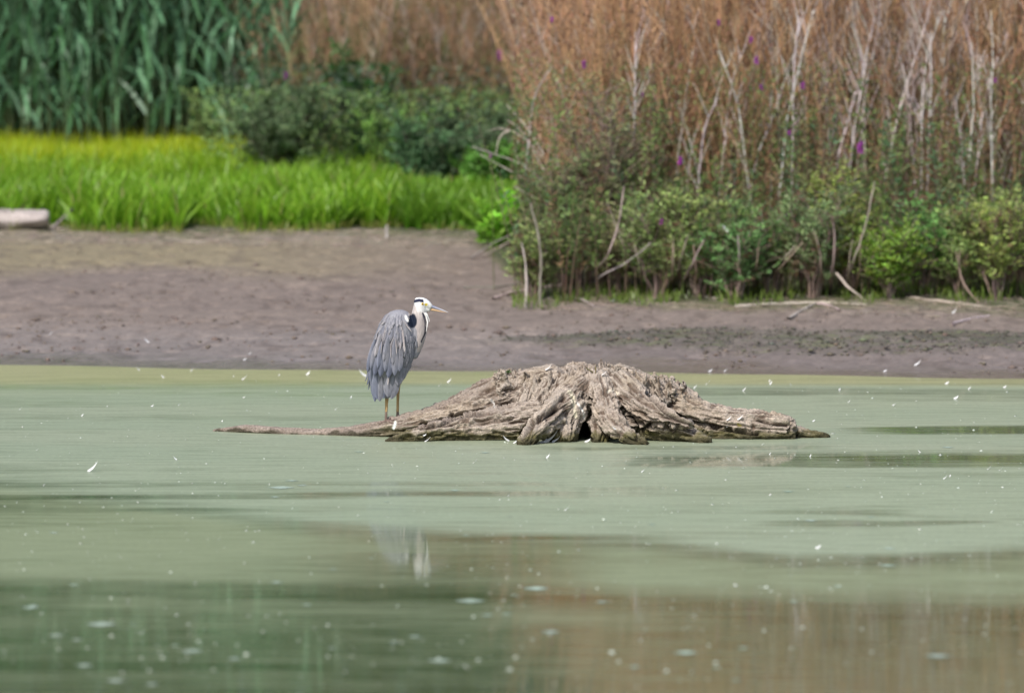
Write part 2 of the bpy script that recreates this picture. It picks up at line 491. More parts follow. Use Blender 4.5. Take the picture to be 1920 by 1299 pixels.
# ---- bright marsh grass
G = Bag()
def grass_patch(n, pxr, Dr, hr, wr, col, tip, cond=None, lean=(.0, .7), droop=.9):
    D = RN.uniform(*Dr, n); px = RN.uniform(*pxr, n); x = (px - CX) * D / FPX
    if cond is not None:
        k = cond(px, D); D, px, x = D[k], px[k], x[k]
    n = len(D)
    base = gvec(x, D)
    cl = n3(x, D, 0, 2.2, 2)
    hgt = RN.uniform(*hr, n) * (.7 + .6 * cl)
    tone = (.75 + .55 * n3(x, D, 6, 1.6, 3))[:, None]
    G.blades(base, RN.uniform(0, 6.283, n), RN.uniform(*lean, n), hgt * 1.15, RN.uniform(*wr, n), jit(col, n, .25) * tone, jit(tip, n, .25) * tone, droop=droop)
edgeD = lambda px: 59.5 + .35 * np.sin(px * .021) + .25 * np.sin(px * .007 + 1) + 1.1 * (n3(px * .03, 0, 0, 1, 3) - .5)
zone = lambda p, D: n3(p * .006, D * .9, 3, 1, 3)
grass_patch(40000, (-400, 540), (61.8, 68.8), (.34, .5), (.012, .024), (.33, .43, .012), (.52, .60, .02), lambda p, D: (p < 520 - (D < 64) * 60) & (D > 62 + 4.2 * zone(p, D)), lean=(0, .5), droop=.6)
grass_patch(32000, (-400, 985), (59.3, 67.5), (.26, .44), (.02, .042), (.14, .31, .015), (.30, .52, .04), lambda p, D: (D > edgeD(p) + np.clip((p - 740) / 120, 0, 1) * .5) & (D < 61.6 + 4.8 * zone(p, D)))
grass_patch(6000, (-160, 500), (62.5, 68), (.4, .5), (.02, .035), (.19, .36, .015), (.38, .56, .04))
grass_patch(3500, (480, 800), (61, 66), (.3, .48), (.02, .035), (.15, .32, .02), (.30, .50, .05))
grass_patch(9000, (760, 1010), (57.5, 61.5), (.26, .44), (.02, .035), (.11, .27, .02), (.24, .44, .05), lambda p, D: D > 59.2 - (p > 900) * 1.2)
grass_patch(2600, (-160, 1000), (59.0, 60), (.04, .12), (.01, .018), (.22, .26, .05), (.34, .36, .10), lambda p, D: D > edgeD(p) - .25)
grass_patch(2200, (960, 2000), (51.6, 53.2), (.05, .13), (.008, .016), (.13, .22, .03), (.24, .32, .07), lambda p, D: D > 51.9 + .3 * np.sin(p * .03))
grass_patch(1500, (-160, 900), (59.3, 67), (.2, .5), (.01, .02), (.34, .28, .12), (.50, .42, .20), lambda p, D: D > edgeD(p))
obj('marsh_grass', G.mesh('marsh_grass', M_grass), kind='stuff')
# broad leaved water plants along the front edge of the grass, each one a clump
edge_plants = [(60, 408), (120, 402), (178, 404), (240, 410), (305, 408), (372, 414), (438, 412), (500, 415), (560, 416), (612, 420), (655, 422), (700, 418), (742, 416), (690, 372), (640, 380), (590, 372)]
for i, (px, py) in enumerate(edge_plants):
    g = on_ground(px, py, 55, 68)
    B = Bag(); n_ = 34
    az = RN.uniform(0, 6.283, n_)
    B.blades(np.zeros((n_, 3)) + np.stack([np.cos(az), np.sin(az), 0 * az], -1) * .05, az, RN.uniform(.1, 1.0, n_), RN.uniform(.25, .52, n_), RN.uniform(.035, .06, n_),
             jit((.17, .36, .03), n_, .25), jit((.36, .58, .09), n_, .25), droop=.9, K=6)
    o = obj('marsh_plant', B.mesh('marsh_plant', M_grass, sm=True),
            label='%s bright green broad-bladed marsh plant from the left at the front of the grass' % (['First', 'Second', 'Third', 'Fourth', 'Fifth', 'Sixth', 'Seventh', 'Eighth', 'Ninth', 'Tenth', 'Eleventh', 'Twelfth', 'Thirteenth'][i] if i < 13 else ['Rightmost', 'Middle', 'Leftmost'][i - 13] + ' inner'),
            cat='marsh plant', group='broad-bladed plants at the front of the grass')
    o.location = g

# ---- shrubs
def shrub(name, label, px, Db, top, wid, nstem, ntwig, nleaf, leafcol, stemcol, llen=.07, lwid=.022, low=.25, group=None, stemr=.012, lean=0., cat='shrub', tiptint=None, cut=None):
    """px, Db: foot; top: photo row of its top; wid: photo width; low: fraction of height where leaves begin"""
    x0 = (px - CX) * Db / FPX; z0 = gz(x0, Db)
    H = at(px, top, Db).z - z0; Rw = wid * .5 * Db / FPX
    e = empty(name, (x0, Db, z0 - .03), label=label, cat=cat, group=group)
    org = np.zeros(3)
    # stems
    t = np.linspace(0, 1, 7)
    az = RN.uniform(0, 6.283, nstem); rr = Rw * np.sqrt(RN.uniform(.02, 1, nstem)) * .95; hh = H * RN.uniform(.6, 1.0, nstem)
    foot = np.stack([np.cos(az), np.sin(az), 0 * az], -1) * (RN.uniform(0, .12, nstem) * Rw)[:, None]
    tipp = foot + np.stack([np.cos(az) * rr + lean * hh, np.sin(az) * rr, hh], -1)
    P = foot[:, None, :] + (tipp - foot)[:, None, :] * np.stack([t ** 1.35, t ** 1.35, t ** .9], -1)[None]
    P[:, 1:-1] += RN.normal(0, .018, (nstem, 5, 3))
    for i in range(nstem):
        B = Bag()
        R = stemr * RN.uniform(.6, 1.5) * (1.15 - .85 * t)[None]
        B.stalks(P[i:i + 1], R, jit(stemcol, 1, .25), sides=6)
        obj('stem', B.mesh('stem', M_stick, sm=True), e)
    # twigs
    B = Bag()
    si = RN.randint(0, nstem, ntwig); u = RN.uniform(low, 1, ntwig)
    k = np.minimum((u * 6).astype(int), 5); fr = u * 6 - k
    tp = P[si, k] * (1 - fr)[:, None] + P[si, k + 1] * fr[:, None]
    ta = RN.uniform(0, 6.283, ntwig); el = RN.uniform(.2, 1.3, ntwig); tl = RN.uniform(.10, .3, ntwig) * (1.2 - .5 * u) * max(1, H) * RN.uniform(.6, 1.7, ntwig)
    td = np.stack([np.cos(ta) * np.cos(el), np.sin(ta) * np.cos(el), np.sin(el)], -1)
    TP = tp[:, None, :] + td[:, None, :] * tl[:, None, None] * np.array([0, .5, 1])[None, :, None]
    B.stalks(TP, np.array([[.004, .003, .0015]]) * np.ones((ntwig, 1)), jit(stemcol, ntwig, .25))
    obj('twigs', B.mesh('twigs', M_dry), e, kind='stuff')
    B = Bag()
    ti = RN.randint(0, ntwig, nleaf); v = RN.uniform(.1, 1.05, nleaf)
    lp = tp[ti] + td[ti] * (tl[ti] * v)[:, None] + RN.normal(0, .008, (nleaf, 3))
    la = RN.uniform(0, 6.283, nleaf)
    ld = td[ti] * .7 + np.stack([np.cos(la), np.sin(la), RN.uniform(-.5, .5, nleaf)], -1)
    tw = RN.uniform(.45, 1.5, ntwig)[ti][:, None]
    c = jit(np.array(leafcol) * np.array([3.1, 2.8, 2.2]), nleaf, .25, .1) * tw
    if tiptint is not None:
        m = (RN.uniform(0, 1, ntwig)[ti] < tiptint[1]); c[m] = jit(tiptint[0], m.sum(), .3)
    B.leaves(lp, ld, RN.uniform(.6, 1.2, nleaf) * llen, RN.uniform(.7, 1.2, nleaf) * lwid, c)
    obj('foliage', B.mesh('foliage', M_leaf), e, kind='stuff')
    return e

GB = 'bushes behind the bright grass'
shrub('bush', 'dark grey-green rounded bush rising from the bright grass left of centre', 533, 63.2, 165, 235, 16, 520, 14500, (.062, .10, .062), (.10, .075, .06), .065, .026, .22, GB, .018)
shrub('bush', 'pale olive low bush between the reeds and the dark rounded bush', 425, 66.5, 170, 170, 10, 260, 5000, (.085, .13, .06), (.10, .08, .06), .06, .022, .1, GB, .012)
shrub('bush', 'tall narrow dark green bush just right of the dark rounded bush', 683, 64.5, 105, 112, 9, 260, 5200, (.022, .065, .022), (.07, .055, .04), .08, .035, .1, GB, .014)
shrub('bush', 'soft light green bush right of the tall narrow dark bush', 755, 62.6, 205, 150, 10, 260, 5200, (.09, .17, .055), (.12, .10, .06), .06, .02, .05, GB, .01)
shrub('bush', 'blue-green bush with a grey stem above the right end of the grass', 815, 61.6, 225, 190, 12, 360, 9200, (.048, .10, .062), (.15, .13, .11), .06, .022, .2, GB, .014)
shrub('bush', 'dark grey-green bush behind the arching dead twigs', 890, 61.5, 190, 190, 12, 320, 7000, (.05, .085, .055), (.11, .09, .07), .06, .022, .1, GB, .012)
shrub('bush', 'mid green bush under the arching dead twigs', 925, 61.2, 285, 170, 10, 260, 5600, (.06, .15, .035), (.12, .09, .06), .07, .028, .05, GB, .01)
shrub('bush', 'small bright green leafy plant at the right end of the grass', 945, 57.6, 372, 120, 8, 120, 2400, (.10, .22, .03), (.12, .11, .06), .09, .035, .0, GB, .008)

SG = 'leafy shrubs along the right bank'
sh = [
 (1005, 52.6, 395, 100, (.085, .135, .05), 'leftmost leafy shrub of the right bank, beside the upright bleached stub'),
 (1062, 53.6, 270, 150, (.075, .125, .055), 'tall leafy shrub above the thick dark trunk on the right bank'),
 (1135, 53.4, 160, 130, (.085, .115, .055), 'tallest loose green shrub, its top deep in the brown stalks'),
 (1165, 52.9, 385, 130, (.095, .125, .06), 'thin grey-green shrub with a cluster of leaning tan stems'),
 (1235, 52.5, 360, 140, (.09, .15, .055), 'grey-green shrub with many slim pale stems left of the white scrap'),
 (1310, 52.4, 345, 150, (.10, .16, .055), 'wide olive green shrub below the middle of the brown stalks'),
 (1380, 52.2, 375, 130, (.055, .125, .045), 'dense shrub with dark hollows behind two crossed leaning sticks'),
 (1450, 52.5, 350, 140, (.07, .135, .05), 'mid green shrub right of the crossed leaning sticks'),
 (1525, 52.2, 345, 130, (.075, .13, .06), 'green shrub standing on pinkish brown stems right of centre'),
 (1600, 52.4, 290, 120, (.115, .17, .05), 'tall pale green shrub topped by the large purple flower'),
 (1665, 52.1, 415, 105, (.085, .17, .03), 'low bright green shrub with yellow-green leaves'),
 (1735, 52.5, 345, 130, (.06, .15, .045), 'dark hollowed shrub with bright green top leaves'),
 (1800, 52.3, 370, 130, (.085, .15, .05), 'olive shrub with a curved grey stem near the right edge'),
 (1870, 52.1, 355, 130, (.11, .17, .05), 'rightmost yellowish green leafy shrub at the edge of the photo'),
 (1960, 52.4, 350, 150, (.09, .15, .05), 'green shrub cut off by the right edge of the photo'),
]
for i, (px, Db, top, wid, c, lab) in enumerate(sh):
    shrub('shrub', lab, px, Db, top + 26 - (i % 3) * 9, wid * 1.25, 15, 520, 2600 if i == 2 else 5000, np.array(c) * [1.25, 1.12, 1.4], (.27, .20, .17), .058, .0165, .26, SG, .008,
          tiptint=((.20, .11, .07), .08) if i != 10 else ((.24, .34, .04), .25))

# leafy willowherb shoots that run up from the shrubs into the brown stalks
S = Bag()
n_ = 820
px = RN.uniform(970, 2400, n_); D = RN.uniform(52.3, 54.6, n_); x = (px - CX) * D / FPX
base = gvec(x, D); h = RN.uniform(.5, 1.0, n_) + 1.0 * smooth(.4, .75, n3(px * .012, D, 0, 1, 3)); ln = RN.normal(0, .13, (n_, 2))
t = np.linspace(0, 1, 4)
P = base[:, None, :] + np.stack([ln[:, :1] * h[:, None] * t ** 1.4, ln[:, 1:] * h[:, None] * t ** 1.4, h[:, None] * t], -1)
S.stalks(P, .005 * (1.2 - .8 * t)[None] * np.ones((n_, 1)), jit((.24, .17, .13), n_, .3))
cc = np.array([(.16, .26, .09), (.23, .34, .10), (.13, .25, .12), (.24, .27, .12), (.30, .20, .11)])[RN.randint(0, 5, n_)]
for k in range(34):
    u = RN.uniform(.3, 1, n_); a = RN.uniform(0, 6.283, n_)
    p = base + np.stack([ln[:, 0] * h * u ** 1.4, ln[:, 1] * h * u ** 1.4, h * u], -1)
    S.leaves(p, np.stack([np.cos(a), np.sin(a), RN.uniform(.1, 1.2, n_)], -1), RN.uniform(.05, .10, n_), RN.uniform(.012, .020, n_), np.clip(cc * RN.uniform(.6, 1.4, (n_, 1)), 0, 1))
obj('willowherb_shoots', S.mesh('willowherb_shoots', M_leaf), kind='stuff')

# ---- the brown thicket of dead loosestrife stalks
T = Bag()
def thicket(n, pxr, Dr, hr, col, twigs=9, cond=None):
    D = RN.uniform(*Dr, n); px = RN.uniform(*pxr, n); 
    if cond is not None:
        k = cond(px, D); D, px = D[k], px[k]; n = len(D)
    x = (px - CX) * D / FPX
    base = gvec(x, D); h = RN.uniform(*hr, n)
    h = np.where(D < 64, h * (.72 + .28 * smooth(1020, 1280, px)), h)   # the clump is lower at its left end
    lean = RN.normal(0, .15, (n, 2))
    patch = n3(x, D, 0, 1.1, 3)
    t = np.linspace(0, 1, 4)
    P = base[:, None, :] + np.stack([lean[:, :1] * h[:, None] * t ** 1.3, lean[:, 1:] * h[:, None] * t ** 1.3, h[:, None] * t], -1)
    c = jit(col, n, .35, .08) * (.6 + .8 * patch)[:, None]
    pale = RN.uniform(0, 1, n) < .14 + .22 * (px > 1440)
    c[pale] = jit((.52, .43, .38), pale.sum(), .2)
    T.stalks(P, RN.uniform(.0032, .006, n)[:, None] * (1.1 - .6 * t)[None], c)
    for k in range(twigs):
        u = RN.uniform(.35, .98, n); a = RN.uniform(0, 6.283, n); e = RN.uniform(.7, 1.35, n); L = RN.uniform(.12, .34, n) * (1.3 - u)*1.6
        p0 = base + np.stack([lean[:, 0] * h * u ** 1.3, lean[:, 1] * h * u ** 1.3, h * u], -1)
        dd = np.stack([np.cos(a) * np.cos(e), np.sin(a) * np.cos(e), np.sin(e)], -1)
        Q = p0[:, None, :] + dd[:, None, :] * L[:, None, None] * np.array([0, 1.])[None, :, None]
        T.stalks(Q, np.array([[.004, .002]]) * RN.uniform(.8, 1.6, (n, 1)), c * RN.uniform(.7, 1.25, (n, 1)))
lim = lambda p, D: 54.3 + np.clip((1130 - p) / 45, 0, 3) + 9 * (p < 1010 + 130 * RN.uniform(0, 1, len(p)) ** 1.6)
thicket(4600, (1010, 2400), (54.3, 58.5), (2.5, 3.9), (.48, .295, .165), 11, lambda p, D: D > lim(p, D))
thicket(1200, (1010, 2400), (54.0, 58.5), (1.2, 2.6), (.22, .20, .10), 11, lambda p, D: D > lim(p, D))
thicket(3800, (985, 2400), (58, 63), (3.0, 4.3), (.42, .26, .155), 9, lambda p, D: p > 1000 + 190 * RN.uniform(0, 1, len(p)) ** 1.3)
thicket(4200, (420, 1300), (65, 71.5), (1.9, 2.7), (.42, .27, .16), 9, lambda p, D: D > 65 + np.clip((620 + RN.normal(0, 25, len(p)) - p) / 25, 0, 6))
thicket(900, (420, 1060), (65, 69), (1.2, 2.4), (.20, .21, .09), 9, lambda p, D: D > 65 + np.clip((620 + RN.normal(0, 25, len(p)) - p) / 25, 0, 6))
obj('dead_loosestrife_thicket', T.mesh('dead_loosestrife_thicket', M_dry), kind='stuff')
# small leaves mixed through the stalks
L = Bag()
def scatter_leaves(n, pxr, Dr, zr, col, ln, cond):
    D = RN.uniform(*Dr, n); px = RN.uniform(*pxr, n); x = (px - CX) * D / FPX
    z = ground(x, D) + RN.uniform(*zr, n)
    k = (n3(x, D, z, 1.9, 3) > cond) & ((D < 64.4) | (px > 440 + 190 * RN.uniform(0, 1, n)))
    x, D, z = x[k], D[k], z[k]; n = len(x)
    L.leaves(np.stack([x, D, z], -1), RN.normal(size=(n, 3)) + [0, 0, .5], RN.uniform(.5, 1.2, n) * ln, RN.uniform(.3, .5, n) * ln * .8, jit(col, n, .35, .12))
scatter_leaves(26000, (960, 2080), (53.6, 58), (.4, 2.9), (.30, .17, .11), .06, .48)
scatter_leaves(22000, (960, 2080), (53.2, 57), (.3, 2.0), (.22, .27, .10), .055, .44)
scatter_leaves(16000, (420, 1060), (64.5, 69), (.3, 2.5), (.17, .21, .07), .07, .48)
scatter_leaves(16000, (420, 1060), (64.5, 69), (.6, 2.7), (.30, .18, .10), .07, .5)
scatter_leaves(15000, (380, 1010), (62.5, 65.6), (.1, 1.15), (.25, .38, .13), .07, .50)
scatter_leaves(7000, (420, 1010), (62.5, 65.6), (.1, 1.4), (.13, .18, .12), .07, .53)
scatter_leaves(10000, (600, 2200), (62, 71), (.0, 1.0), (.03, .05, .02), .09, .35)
obj('thicket_foliage', L.mesh('thicket_foliage', M_leaf), kind='stuff')
# a line of trees behind everything, above the frame, which the near water mirrors
W = Bag()
N = 70000
x = RN.uniform(-15, 15, N); D = RN.uniform(79, 86, N); z = 1 + 14 * RN.uniform(0, 1, N) * (.85 + .15 * np.sin(x * 1.3))
W.leaves(np.stack([x, D, z], -1), RN.normal(size=(N, 3)) + [0, -.4, -.3], RN.uniform(.2, .4, N), RN.uniform(.14, .24, N), jit((.05, .085, .03), N, .4) * (.5 + n3(x, D, z, .8, 3))[:, None])
obj('far_trees', W.mesh('far_trees', M_leaf), kind='stuff')

ORD = ['first', 'second', 'third', 'fourth', 'fifth', 'sixth', 'seventh', 'eighth', 'ninth', 'tenth', 'eleventh', 'twelfth', 'thirteenth', 'fourteenth', 'fifteenth', 'sixteenth', 'seventeenth', 'eighteenth', 'nineteenth', 'twentieth', 'twenty-first', 'twenty-second', 'twenty-third', 'twenty-fourth', 'twenty-fifth', 'twenty-sixth', 'twenty-seventh', 'twenty-eighth', 'twenty-ninth', 'thirtieth']

def poly_stick(name, pts, r0, r1, col, sides=6, **k):
    """a stick through 3-D points (resampled, slightly crooked), origin at its first point"""
    p = np.array([list(q) for q in pts], float)
    s = np.concatenate([[0], np.cumsum(np.linalg.norm(np.diff(p, axis=0), axis=1))])
    n_ = max(5, int(s[-1] / .06)); u = np.linspace(0, s[-1], min(n_, 40))
    q = np.stack([np.interp(u, s, p[:, j]) for j in range(3)], -1)
    for _ in range(2): q[1:-1] = (q[:-2] + q[1:-1] * 2 + q[2:]) / 4
    q[1:-1] += RN.normal(0, min(r0, .012) * .16, (len(q) - 2, 3))
    B = Bag()
    f = u / s[-1]
    R = (r0 + (r1 - r0) * f) * (1 + .15 * RN.normal(size=len(u)))
    B.stalks((q - q[0])[None], np.abs(R)[None], jit(col, 1, .06)[:, None, :] * (1 + .12 * RN.normal(size=(1, len(u), 1))), sides)
    # closing tips
    o = obj(name, B.mesh(name, M_stick, sm=True), **k)
    o.location = q[0]
    return o, q

# ---- pale dead stems, each with its branches
PALE = (.66, .60, .57)
pale = [
 [(1566, 345), (1572, 290), (1600, 190), (1635, 60), (1640, 20)], [(1590, 350), (1600, 250), (1618, 150), (1626, 90)],
 [(1622, 275), (1618, 200), (1632, 120), (1652, 30)], [(1655, 375), (1665, 300), (1690, 190), (1722, 90), (1745, 20)],
 [(1268, 335), (1275, 260), (1286, 180), (1300, 90)], [(1290, 330), (1296, 285), (1303, 250)],
 [(1312, 310), (1320, 240), (1345, 185)], [(1385, 200), (1366, 140), (1345, 95)], [(1368, 175), (1382, 120), (1400, 85)],
 [(1488, 150), (1490, 100), (1500, 20)], [(1475, 225), (1500, 120), (1525, 20)], [(1551, 190), (1547, 150), (1543, 125)],
 [(1728, 270), (1729, 180), (1738, 100), (1768, 20)], [(1742, 240), (1746, 170), (1745, 60)], [(1803, 265), (1795, 215), (1790, 180)],
 [(1828, 325), (1840, 260), (1848, 200), (1832, 90)], [(1860, 295), (1858, 200), (1862, 110), (1858, 20)], [(1820, 260), (1826, 200), (1822, 80)],
 [(1842, 210), (1862, 130), (1890, 60)], [(1702, 170), (1692, 120), (1684, 95)], [(1868, 450), (1874, 370), (1886, 305)],
 [(1405, 300), (1435, 225), (1472, 110)], [(1420, 290), (1446, 230), (1468, 160), (1480, 110)], [(1775, 165), (1768, 90), (1772, 20)],
 [(1605, 330), (1612, 260), (1640, 180), (1662, 130)], [(1664, 130), (1668, 80), (1666, 50)], [(1185, 400), (1190, 220), (1192, 60)], [(1340, 420), (1348, 380), (1352, 340)],
]
pale.sort(key=lambda q: q[0][0])
PST = 'bleached dead stems standing in the brown stalks'
for i, pts in enumerate(pale):
    D0 = 53.8 + .8 * ((i * 37) % 10) / 10
    P3 = [at(x, y, D0) for x, y in pts]
    foot = P3[0].copy(); dx = (P3[0] - P3[1]); 
    zt = gz(foot.x, D0)
    dd = Vector((dx.x * .4, 0, dx.z)).normalized()
    if foot.z - zt > .1 and len(pts) > 3 or foot.z - zt > .1:
        f2 = foot + dd * ((foot.z - zt) / max(-dd.z, .3)); f2.z = zt
        P3 = [f2] + P3
    e = empty('dead_weed', P3[0], label='bleached bare dead stem, %s from the left among the brown stalks' % ORD[i] if i < 30 else None, cat='dead weed', group=PST)
    o, q = poly_stick('stem', [p - P3[0] for p in P3], .0105, .0045, PALE); o.parent = e
    nb = RN.randint(6, 11)
    for b_ in range(nb):
        j = RN.randint(int(len(q) * .45), len(q) - 1); s0 = Vector(q[j])
        sg = RN.choice([-1, 1]); L0 = RN.uniform(.12, .38)
        dv = Vector((sg * RN.uniform(.08, .42), RN.uniform(-.3, .3), 1)).normalized()
        o2, _ = poly_stick('branch', [s0, s0 + dv * L0 * .5, s0 + dv * L0 + Vector((sg * .03, 0, .05))], .005, .0018, PALE, 4); o2.parent = e
    e['_n'] = 1
    del e['_n']

# fainter dead stems deeper in
for i in range(26):
    px = 1120 + i * 30 + RN.uniform(-10, 10); D0 = 55.6 + RN.uniform(0, 1.2)
    x0 = (px - CX) * D0 / FPX; z0 = gz(x0, D0); h = RN.uniform(2.0, 3.0); sg = RN.uniform(-.22, .22)
    e = empty('dead_weed', (x0, D0, z0), label='slim tan dead stem half hidden in the brown stalks, %s of them from the left' % ORD[i], cat='dead weed', group='slim tan dead stems')
    o, q = poly_stick('stem', [Vector((0, 0, 0)), Vector((sg * h * .4, 0, h * .5)), Vector((sg * h, 0, h))], .009, .004, (.36, .28, .24)); o.parent = e
    for b_ in range(4):
        j = RN.randint(int(len(q) * .5), len(q) - 1); s0 = Vector(q[j]); s2 = RN.choice([-1, 1]); L0 = RN.uniform(.15, .4)
        o2, _ = poly_stick('branch', [s0, s0 + Vector((s2 * .3, 0, 1)).normalized() * L0], .005, .002, (.36, .28, .24), 3); o2.parent = e

# ---- arching dead twigs at the left end of the thicket
arch = [
 ([(1035, 330), (1000, 270), (960, 245), (925, 238), (890, 262)], 'long bleached twig arching left over the dark bush, topmost'),
 ([(1030, 350), (985, 310), (945, 295), (885, 275)], 'bleached twig reaching left below the topmost arch'),
 ([(1030, 360), (1000, 345), (955, 320), (900, 290)], 'thick bleached twig slanting down right under the arches'),
 ([(1020, 290), (990, 240), (950, 197)], 'short straight bleached twig pointing up left above the arches'),
 ([(985, 250), (945, 240), (932, 262), (930, 290)], 'hooked thin twig curling down from the topmost arch'),
 ([(975, 260), (965, 275), (960, 290), (985, 312)], 'small forked twig inside the arches'),
 ([(1050, 400), (1010, 375), (965, 350)], 'faint low twig slanting up left under the arches'),
 ([(1000, 180), (1018, 150), (1035, 125)], 'short bleached twig leaning right in the stalks above the arches'),
 ([(1020, 320), (990, 262), (965, 230), (950, 225)], 'bleached twig running beside the short straight twig'),
]
for pts, lab in arch:
    P3 = [at(x, y, 54.0) for x, y in pts]
    r0 = .0085
    if 'short bleached twig leaning' in lab: P3 = [at(985, 330, 54.)] + P3
    poly_stick('dead_twig', [at(1075, 480, 54.)] + P3 if lab.startswith(('long', 'thick', 'bleached twig reaching')) else P3, r0, .0045, (.50, .44, .40), 5, label=lab, cat='twig', group='arching dead twigs left of the thicket')

# ---- trunks and stems at the foot of the right bank
def standing(pts, D0, r0, r1, col, lab, name='bare_sapling', cat='sapling', **k):
    P3 = [at(x, y, D0) for x, y in pts]
    z = gz(P3[0].x, D0); P3[0].z = z - .02
    return poly_stick(name, P3, r0, r1, col, 7, label=lab, cat=cat, **k)
e = [o for o in COL.objects if o.get('label', '').startswith('tall leafy shrub above the thick dark trunk')][0]
tg = on_ground(1083, 528)
P3 = [tg - e.location - Vector((0, 0, .03))] + [at(x_, y_, tg.y) - e.location for x_, y_ in ((1085, 490), (1081, 455), (1086, 425))]
o, q = poly_stick('trunk', P3, .042, .026, (.12, .088, .078), 9); o.parent = e; o.location = P3[0]
for k_ in range(5):
    a_ = P3[0] + Vector(((k_ - 2) * .025, -.05, -.03)); o, q = poly_stick('stem', [a_, a_ + Vector(((k_ - 2) * .03, .05, .22)), a_ + Vector(((k_ - 2) * .10 + .04, .25, .45))], .013, .006, (.20, .15, .13), 6); o.parent = e
standing([(985, 552), (988, 520), (984, 480), (978, 455)], 51.9, .016, .006, (.50, .43, .40), 'upright bleached stub standing on the mud at the tip of the bank')
standing([(1012, 548), (1015, 480), (1008, 430), (995, 380)], 52.1, .013, .007, (.27, .24, .21), 'grey stem leaning left behind the bleached stub')
stems_low = [([(1098, 530), (1140, 480), (1160, 420), (1170, 350)], 'tan stem leaning right out of the bank beside the thick dark trunk'),
 ([(1178, 528), (1172, 470), (1150, 410), (1140, 380)], 'tan stem with a forked top left of the grey-green shrub'),
 ([(1205, 545), (1200, 500), (1190, 460)], 'short tan stem in front of the grey-green shrub'),
 ([(1110, 535), (1130, 515), (1180, 490), (1220, 455)], 'thin stick leaning far right across the tan stems'),
 ([(1262, 545), (1275, 490), (1290, 440)], 'pale stem fanning right from the slim stems'),
 ([(1258, 548), (1262, 500), (1262, 450)], 'pale upright stem at the left of the slim stems'),
 ([(1270, 548), (1295, 500), (1320, 450)], 'pale stem leaning hardest right in the slim stems'),
 ([(1303, 552), (1306, 510), (1300, 460)], 'pale stem standing alone under the olive shrub'),
 ([(1432, 532), (1465, 500), (1505, 455)], 'lower of two grey sticks leaning right in front of dark leaves'),
 ([(1440, 512), (1470, 485), (1490, 462)], 'upper of two grey sticks leaning right in front of dark leaves'),
 ([(1543, 552), (1540, 500), (1536, 460), (1525, 430)], 'thick pinkish stem at the left of the right-hand stem cluster'),
 ([(1556, 552), (1562, 500), (1566, 440), (1560, 400)], 'brown stem just right of the thick pinkish stem'),
 ([(1578, 550), (1600, 490), (1622, 430), (1640, 340)], 'long tan stem rising right through the tall pale green shrub'),
 ([(1604, 552), (1612, 500), (1614, 440)], 'slim upright stem below the large purple flower'),
 ([(1592, 552), (1590, 510), (1598, 450)], 'slim tan stem between the long tan stem and the slim upright one'),
 ([(1568, 512), (1595, 545), (1625, 566)], 'bleached stick leaning from the stem cluster down onto the mud'),
 ([(1790, 545), (1798, 500), (1792, 470)], 'brown stem under the olive shrub near the right edge'),
 ([(1835, 568), (1808, 540), (1796, 500), (1800, 470)], 'curved grey stem bending out over the mud near the right edge'),
 ([(1388, 535), (1386, 490), (1384, 440)], 'brown stem under the dense dark shrub'),
 ([(1420, 540), (1418, 500), (1424, 450)], 'pale knobbly stem left of the two leaning sticks')]
for i, (pts, lab) in enumerate(stems_low):
    D0 = 51.75 + .05 * (i % 4)
    if 'onto the mud' in lab:
        P3 = [at(pts[0][0], pts[0][1], D0), at(pts[1][0], pts[1][1], D0 - .12), on_ground(*pts[2])]
        poly_stick('dead_stick', P3, .012, .008, (.50, .42, .38), 6, label=lab, cat='stick')
        continue
    P3 = [on_ground(pts[0][0], pts[0][1], 50)] + [at(x, y, D0) for x, y in pts[1:]]
    poly_stick('bare_sapling', P3, .0115 if 'thick' not in lab else .018, .005, (.30, .23, .19) if i % 3 else (.40, .33, .29), 6, label=lab, cat='sapling', group='bare stems at the foot of the right bank')

# ---- fallen sticks and driftwood on the mud
fallen = [
 ([(925, 563), (955, 553), (1000, 545), (1055, 537)], .016, 'long bleached stick on the mud below the upright stub'),
 ([(905, 485), (940, 462), (978, 440)], .012, 'grey stick slanting up behind the tip of the bank'),
 ([(884, 486), (925, 455), (985, 428)], .009, 'thin grey stick slanting up farther back behind the bank tip'),
 ([(870, 541), (930, 540), (1000, 530)], .008, 'thin dark twig lying flat left of the bank tip'),
 ([(1378, 578), (1450, 572), (1540, 569), (1625, 574)], .012, 'longest bleached stick lying flat on the mud right of centre'),
 ([(1479, 601), (1500, 587), (1531, 571)], .016, 'short thick bleached stick pointing down left toward the water'),
 ([(1530, 571), (1555, 574), (1574, 583)], .010, 'short stick bent off the end of the thick bleached one'),
 ([(1708, 561), (1780, 568), (1858, 579)], .010, 'straight bleached stick on the mud near the right edge'),
 ([(1786, 609), (1815, 600), (1855, 594)], .011, 'curved bleached stick lowest on the mud near the right edge'),
 ([(1025, 562), (1060, 558), (1090, 563), (1115, 577)], .010, 'crooked bleached twig with a bent end on the mud'),
 ([(1080, 547), (1130, 548), (1190, 549)], .008, 'thin straight twig along the edge of the bank'),
 ([(1270, 555), (1310, 558), (1345, 563), (1388, 546)], .013, 'long bowed bleached stick below the olive shrub'),
 ([(1348, 546), (1362, 533), (1382, 520)], .016, 'short pale stick pointing up right at the foot of the olive shrub'),
 ([(330, 456), (370, 455), (412, 451)], .009, 'thin pale stick lying far back on the left mud'),
 ([(96, 432), (115, 412), (140, 388)], .014, 'grey stick leaning up against the grass beside the driftwood log'),
 ([(98, 434), (108, 445), (118, 456)], .006, 'thin dry stalk on the mud below the leaning grey stick'),
]
